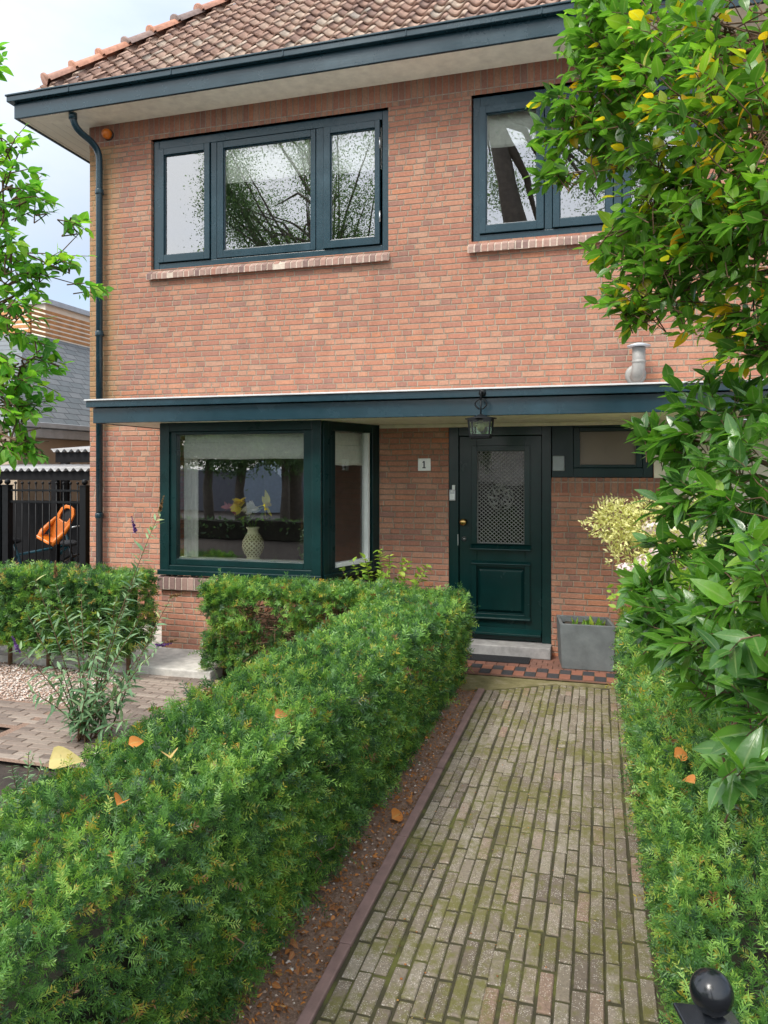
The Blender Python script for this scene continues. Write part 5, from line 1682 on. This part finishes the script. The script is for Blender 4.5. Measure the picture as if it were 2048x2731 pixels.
def corrugated(x0, x1, y0, y1, z, pitch=0.115, amp=0.022, slope=0.08):
    mb = MB(); n = int((x1 - x0) / pitch * 8); vs = []; fs = []
    for i in range(n + 1):
        x = x0 + (x1 - x0) * i / n
        h = amp * math.cos(2 * PI * i / 8)
        for y in (y0, y1):
            for dz in (0.0, -0.006):
                vs.append((x, y, z + h + dz + slope * (y - y0)))
    for i in range(n):
        a = i * 4; b = a + 4
        fs += [(a, b, b + 2, a + 2), (a + 1, a + 3, b + 3, b + 1), (a, a + 1, b + 1, b), (a + 2, b + 2, b + 3, a + 3)]
    return mb.add(vs, fs, True)
M['corr'] = plain('grey_corrugated_sheet', (0.33, 0.335, 0.34), 0.6, 0.0, 0.2, 5)
M['black_timber'] = plain('black_stained_timber', (0.006, 0.006, 0.007), 0.7, 0, 0.3, 12, spec=0.2)
sh = thing('bicycle_shelter', 'low black timber bicycle shelter with corrugated roof behind the iron fence', 'shelter', (-7.0, 8.6, 0))
corrugated(-8.1, -5.7, 8.15, 8.85, 1.80).build('shelter_roof', M['corr'], sh)
mb = MB(); mb.box(-8.1, -5.75, 8.2, 8.26, 1.66, 1.775); mb.box(-8.1, -5.75, 8.76, 8.82, 1.66, 1.81)
mb.build('beam', M['black_timber'], sh)
for x, y in ((-6.82, 8.23), (-5.8, 8.23), (-7.95, 8.23), (-6.4, 8.79)):
    mb = MB(); mb.box(x - 0.045, x + 0.045, y - 0.031, y + 0.029, 0, 1.659); mb.build('post', M['black_timber'], sh)
mb = MB(); mb.box(-8.1, -5.7, 8.86, 8.89, 0, 1.36); mb.build('back_panel', M['black_timber'], sh)
sh = thing('bicycle_shelter', 'taller black timber shelter with corrugated roof farther back along the house', 'shelter', (-6.9, 9.6, 0))
corrugated(-7.50, -6.0, 8.95, 10.4, 2.07).build('shelter_roof', M['corr'], sh)
mb = MB(); mb.box(-7.46, -6.0, 9.0, 9.06, 1.90, 2.045); mb.build('beam', M['black_timber'], sh)
for x in (-7.32, -6.1):
    mb = MB(); mb.box(x - 0.06, x + 0.06, 9.002, 9.058, 0, 1.899); mb.build('post', M['black_timber'], sh)

# bicycles with a child seat under the shelter
def bicycle(name, label, ox, oy, heading, colm, seat=None):
    t = thing(name, label, 'bicycle', (ox, oy, 0), 'bicycles under the shelter')
    Mx = Matrix.Translation((ox, oy, 0)) @ Matrix.Rotation(heading, 4, 'Z')
    T = lambda x, y, z: Mx @ Vector((x, y, z))
    for wx in (-0.52, 0.52):
        mb = MB()
        mb.tube([T(wx + 0.33 * math.cos(a * PI / 16), 0, 0.34 + 0.33 * math.sin(a * PI / 16)) for a in range(33)], 0.018, 8, False)
        wh = mb.build('wheel', M['rubber'], t)
        mb = MB()
        for a in range(12):
            an = a * PI / 6
            mb.tube([T(wx, 0, 0.34), T(wx + 0.31 * math.cos(an), 0, 0.34 + 0.31 * math.sin(an))], 0.002, 4, False)
        mb.tube([T(wx + 0.31 * math.cos(a * PI / 16), 0, 0.34 + 0.31 * math.sin(a * PI / 16)) for a in range(33)], 0.010, 6, False)
        mb.build('spokes', M['steel'], wh)
    mb = MB()
    for a, b in (((-0.12, 0, 0.30), (-0.28, 0, 0.86)), ((-0.12, 0, 0.30), (0.40, 0, 0.80)), ((0.40, 0, 0.80), (-0.24, 0, 0.72)), ((-0.12, 0, 0.30), (-0.52, 0, 0.34)), ((-0.52, 0, 0.34), (-0.24, 0, 0.72)), ((0.36, 0, 0.98), (0.52, 0, 0.34))):
        mb.tube([T(*a), T(*b)], 0.017, 8)
    mb.build('frame', colm, t)
    mb = MB(); mb.tube([T(0.22, -0.28, 1.04), T(0.34, -0.22, 1.06), T(0.36, 0, 0.99), T(0.34, 0.22, 1.06), T(0.22, 0.28, 1.04)], 0.013, 8)
    mb.build('handlebar', M['steel'], t)
    mb = MB(); mb.ball(T(-0.30, 0, 0.90), 0.1, 14, 8, (1.2, 0.8, 0.4)); mb.build('saddle', M['rubber'], t)
    return t, T
bicycle('parked_bicycle', 'blue bicycle parked under the shelter left of the orange child seat', -6.95, 8.05, R(60), plain('blue_paint', (0.02, 0.10, 0.14), 0.35))
b2, T2 = bicycle('parked_bicycle', 'black bicycle carrying the orange child seat under the shelter', -6.28, 8.05, R(100), M['black_iron'])
cs_ = thing('child_seat', 'orange child bicycle seat with tall back seen through the fence', 'child seat', (-6.3, 7.78, 0.62))
mb = MB()
def seat_shell(mb, c, tilt):
    Ms = Matrix.Translation(c) @ Matrix.Scale(0.84, 4) @ Matrix.Rotation(R(tilt), 4, 'Y') @ Matrix.Rotation(R(-12), 4, 'X')
    # back: outline with an opening near the top, thickness towards +y
    out = [(-0.10, 0.0), (0.10, 0.0), (0.135, 0.12), (0.14, 0.30), (0.125, 0.46), (0.08, 0.53), (0.0, 0.55), (-0.08, 0.53), (-0.125, 0.46), (-0.14, 0.30), (-0.135, 0.12)]
    inn = [(-0.02, 0.30), (0.02, 0.30), (0.07, 0.31), (0.085, 0.36), (0.08, 0.44), (0.05, 0.485), (0.0, 0.50), (-0.05, 0.485), (-0.08, 0.44), (-0.085, 0.36), (-0.07, 0.31)]
    n = len(out)
    vs = []
    for y in (-0.02, 0.02):
        vs += [Ms @ Vector((x, y, z)) for x, z in out] + [Ms @ Vector((x, y, z)) for x, z in inn]
    fs = []
    for i in range(n):
        j = (i + 1) % n
        fs += [(i, j, n + j, n + i), (2 * n + j, 2 * n + i, 3 * n + i, 3 * n + j), (j, i, 2 * n + i, 2 * n + j), (n + i, n + j, 3 * n + j, 3 * n + i)]
    mb.add(vs, fs)
    for sg in (-1, 1):
        mb.tube([Ms @ Vector((sg * 0.13, 0.0, 0.30)), Ms @ Vector((sg * 0.145, -0.06, 0.16)), Ms @ Vector((sg * 0.14, -0.13, 0.05)), Ms @ Vector((sg * 0.12, -0.16, -0.06))], [0.02, 0.03, 0.035, 0.03], 10)
    mb.add([Ms @ Vector(q) for q in [(-0.13, -0.02, 0.02), (0.13, -0.02, 0.02), (0.13, -0.24, -0.02), (-0.13, -0.24, -0.02), (-0.13, -0.02, -0.03), (0.13, -0.02, -0.03), (0.13, -0.24, -0.06), (-0.13, -0.24, -0.06)]],
           [(0, 1, 2, 3), (7, 6, 5, 4), (0, 3, 7, 4), (1, 5, 6, 2), (3, 2, 6, 7), (0, 4, 5, 1)])
seat_shell(mb, (-6.56, 7.88, 0.93), 24)
mb.build('shell', M['orange_plastic'], cs_, 0.008)
mb = MB(); Ms = Matrix.Translation((-6.56, 7.88, 0.93)) @ Matrix.Scale(0.84, 4) @ Matrix.Rotation(R(24), 4, 'Y') @ Matrix.Rotation(R(-12), 4, 'X')
mb.box(-0.085, 0.085, 0.021, 0.03, 0.29, 0.50, Ms)
mb.build('back_pad', M['rubber'], cs_)

# neighbour's low building with slate roof, its deck screen, pale houses behind
def slate_mat():
    k = NT('grey_slates')
    o = k.obj()
    sp = k.n('ShaderNodeSeparateXYZ'); k.put(sp.inputs[0], o)
    br = k.n('ShaderNodeTexBrick')
    cv = k.n('ShaderNodeCombineXYZ')
    k.put(cv.inputs[0], sp.outputs[1]); k.put(cv.inputs[1], k.math('MULTIPLY', sp.outputs[2], 1.35))
    k.put(br.inputs['Vector'], cv.outputs[0])
    br.inputs['Scale'].default_value = 1.0
    br.inputs['Brick Width'].default_value = 0.30; br.inputs['Row Height'].default_value = 0.14
    br.inputs['Mortar Size'].default_value = 0.010; br.inputs['Mortar Smooth'].default_value = 0.4
    br.inputs['Color1'].default_value = (0.105, 0.125, 0.135, 1); br.inputs['Color2'].default_value = (0.15, 0.165, 0.175, 1); br.inputs['Mortar'].default_value = (0.05, 0.055, 0.06, 1)
    k.set(Base_Color=k.mix(0.4, br.outputs['Color'], k.ramp(k.noise(o, 12, 5), [(0.3, g(0.35)), (0.7, g(0.65))]), 'OVERLAY'), Roughness=0.65)
    k.bump(k.math('SUBTRACT', 1, br.outputs['Fac']), 0.6, 0.01)
    return k.m
M['slate'] = slate_mat()
nb = thing('neighbour_building', 'low beige neighbouring building with steep grey slate roof beyond the fence', 'building', (-9, 14, 0))
mb = MB(); mb.box(-11.5, -8.12, 9.0, 24, 0, 2.5); mb.build('wall', M['render'], nb)
mb = MB()
mb.add([(-8.02, 8.8, 2.50), (-8.02, 24, 2.50), (-9.75, 24, 4.22), (-9.75, 11.0, 4.22)], [(0, 1, 2, 3)])
mb.add([(-8.02, 8.8, 2.50), (-9.75, 11.0, 4.22), (-11.8, 11.0, 4.22), (-11.8, 8.8, 2.50)], [(0, 1, 2, 3)])
mb.add([(-9.75, 11.0, 4.22), (-9.75, 24, 4.22), (-11.8, 24, 4.22), (-11.8, 11, 4.22)], [(0, 1, 2, 3)])
mb.build('roof', M['slate'], nb)
mb = MB(); mb.box(-8.06, -7.93, 8.74, 24, 2.42, 2.50); mb.box(-8.10, -8.0, 8.8, 24, 2.27, 2.415)
mb.build('gutter', M['zinc'], nb, 0.01)
sc_ = thing('slatted_screen', 'orange-brown slatted timber screen along the top of the slate roof', 'screen', (-9.8, 14, 4.22))
mb = MB()
for i in range(6):
    z = 4.26 + i * 0.085
    mb.box(-9.82, -9.79, 11.15, 22, z, z + 0.05); mb.box(-11.6, -9.83, 11.15, 11.18, z, z + 0.05)
mb.build('slat', M['slat'], sc_)
for y in (11.2, 13.5, 16, 18.5):
    mb = MB(); mb.box(-9.865, -9.825, y, y + 0.04, 4.22, 4.72); mb.build('post', M['slat'], sc_)
ph = thing('pale_house', 'flat-roofed pale cream house with grey roof trim behind the slatted screen', 'house', (-11, 18, 0))
mb = MB(); mb.box(-16, -10.6, 12.5, 30, 0, 5.1); mb.build('wall', M['cream_render'], ph)
mb = MB(); mb.box(-16.05, -10.54, 12.44, 30, 5.1, 5.2); mb.build('roof_trim', M['zinc'], ph)
ph = thing('pale_house', 'taller plain beige house block rising behind the flat-roofed pale house', 'house', (-13, 22, 0))
mb = MB(); mb.box(-20, -9.2, 30.2, 38, 0, 9.6); mb.build('wall', plain('peach_render', (0.66, 0.54, 0.42), 0.85, 0, 0.06, 3), ph)
mb = MB(); mb.box(-20.1, -9.1, 30.1, 38, 9.6, 9.72); mb.build('roof_trim', M['cream'], ph)

# ------------------------------------------------------------------ across the street (mirrored in the windows)
def street_tree(label, base, h, crown, seed, lean=(0, 0), n=5200, rt=0.22, leafsz=0.16, lstart=0.45, nl=26, sg=0.24):
    r = np.random.default_rng(seed)
    t = thing('street_tree', label, 'tree', base, 'street trees mirrored in the windows')
    b = np.array(base, dtype=float)
    top = b + np.array([lean[0], lean[1], h * 0.62])
    mb = MB()
    mb.tube([b, b + (top - b) * 0.35 + r.normal(0, .08, 3), b + (top - b) * 0.7 + r.normal(0, .12, 3), top], [rt, rt * 0.85, rt * 0.62, rt * 0.3], 10)
    ends = []
    cc = np.array(crown[0]); cr_ = np.array(crown[1])
    for i in range(nl):
        q = cc + unit(r.normal(size=3)) * cr_ * r.uniform(0.45, 0.95)
        s = b + (top - b) * r.uniform(lstart, 1.0)
        mid = (s + q) / 2 + np.array([0, 0, 0.4]) + r.normal(0, 0.2, 3)
        mb.tube([s, mid, q], [rt * 0.33, rt * 0.18, 0.015], 6, False)
        ends.append(q)
    mb.build('trunk', M['bark'], t)
    ends = np.array(ends)
    k = r.integers(0, len(ends), n)
    P = ends[k] + r.normal(0, sg, (n, 3)) * cr_ * np.array([0.9, 0.9, 0.8])
    D = unit(r.normal(size=(n, 3)) + np.array([0, 0, -0.3])); L = r.uniform(0.7, 1.3, n) * leafsz
    v, f, t_ = leaves(P, D, r.normal(size=(n, 3)), L, L * 0.5, np.clip(0.4 + r.normal(0, 0.25, n), 0, 1), 4, 0.2, 0.2, 0.75, r)
    mk('crown', v, f, M['bgleaf'], t, t_)
street_tree('dense leafy street tree mirrored in the upper left window', (-8.6, -7.5, 0), 16, ((-9.6, -8, 10.4), (3.5, 2.4, 4.6)), 71, (0.3, 0), 60000, 0.22, 0.065, 0.4, 70, 0.115)
street_tree('street tree with a thick leaning trunk mirrored in the upper right window', (0.2, -6.0, 0), 20.3, ((-1.6, -6.6, 11.6), (4.6, 2.4, 4.0)), 72, (-3.2, 0), 26000, 0.5, 0.065, 0.9, 40, 0.10)
street_tree('thin street tree mirrored behind the vase in the bay window', (-10.2, -7.3, 0), 5.6, ((-10.2, -7.3, 2.75), (1.5, 1.2, 1.0)), 73, (0.1, 0), 9000, 0.17, 0.10, 0.6)
street_tree('street tree mirrored at the right of the bay window pane', (-8.7, -7.0, 0), 5.6, ((-8.4, -7.0, 2.8), (1.1, 1.2, 0.95)), 74, (0, 0), 8000, 0.14, 0.10, 0.6)
street_tree('street tree mirrored at the left of the bay window pane', (-11.4, -7.6, 0), 5.6, ((-11.9, -7.6, 2.8), (1.3, 1.2, 1.05)), 75, (0, 0), 8000, 0.16, 0.10, 0.6)
street_tree('large shade tree far across the street mirrored above the grey garden wall', (-15.0, -22.0, 0), 11, ((-15, -22, 6.2), (7.0, 2, 4.4)), 76, (0, 0), 7000, 0.3, 0.5)
hs = thing('garden_wall', 'long grey garden wall across the street mirrored in the bay window', 'wall', (-15, -16.5, 0))
mb = MB(); mb.box(-30, -6, -17, -16.7, 0, 1.72); mb.build('wall_face', plain('grey_render', (0.20, 0.20, 0.23), 0.8), hs)
mb = MB(); mb.box(-30.05, -5.95, -17.05, -16.65, 1.72, 1.80); mb.build('coping', M['zinc'], hs)
hs = thing('garden_shed', 'pale blue gabled shed across the street mirrored beside the vase', 'shed', (-13.4, -16.2, 0))
mb = MB()
mb.add([(-14.4, -15.6, 0), (-12.6, -15.6, 0), (-12.6, -15.6, 1.5), (-13.5, -15.6, 2.2), (-14.4, -15.6, 1.5), (-14.4, -16.6, 0), (-12.6, -16.6, 0), (-12.6, -16.6, 1.5), (-13.5, -16.6, 2.2), (-14.4, -16.6, 1.5)],
       [(4, 3, 2, 1, 0), (5, 6, 7, 8, 9), (0, 1, 6, 5), (1, 2, 7, 6), (2, 3, 8, 7), (3, 4, 9, 8), (4, 0, 5, 9)])
mb.build('shed_wall', plain('pale_blue_boards', (0.40, 0.48, 0.58), 0.7), hs)
def far_hedge():
    r = np.random.default_rng(81)
    n = 5000
    P = np.stack([r.uniform(-16, 4, n), r.uniform(-5.4, -4.6, n), r.uniform(0.02, 0.5, n)], -1)
    L = r.uniform(0.06, 0.12, n)
    v, f, t_ = leaves(P, r.normal(size=(n, 3)), r.normal(size=(n, 3)), L, L * 0.6, np.clip(0.35 + r.normal(0, .2, n), 0, 1), 4, 0.2, 0.2, 0.75, r)
    t = thing('street_hedge', 'dark clipped hedge across the pavement mirrored low in the bay window', 'hedge', (-6, -5, 0))
    mk('foliage', v, f, M['bgleaf'], t, t_)
    mb = MB(); mb.box(-16, 4, -5.3, -4.7, 0, 0.45); mb.build('inner_branches', M['core'], t)
far_hedge()
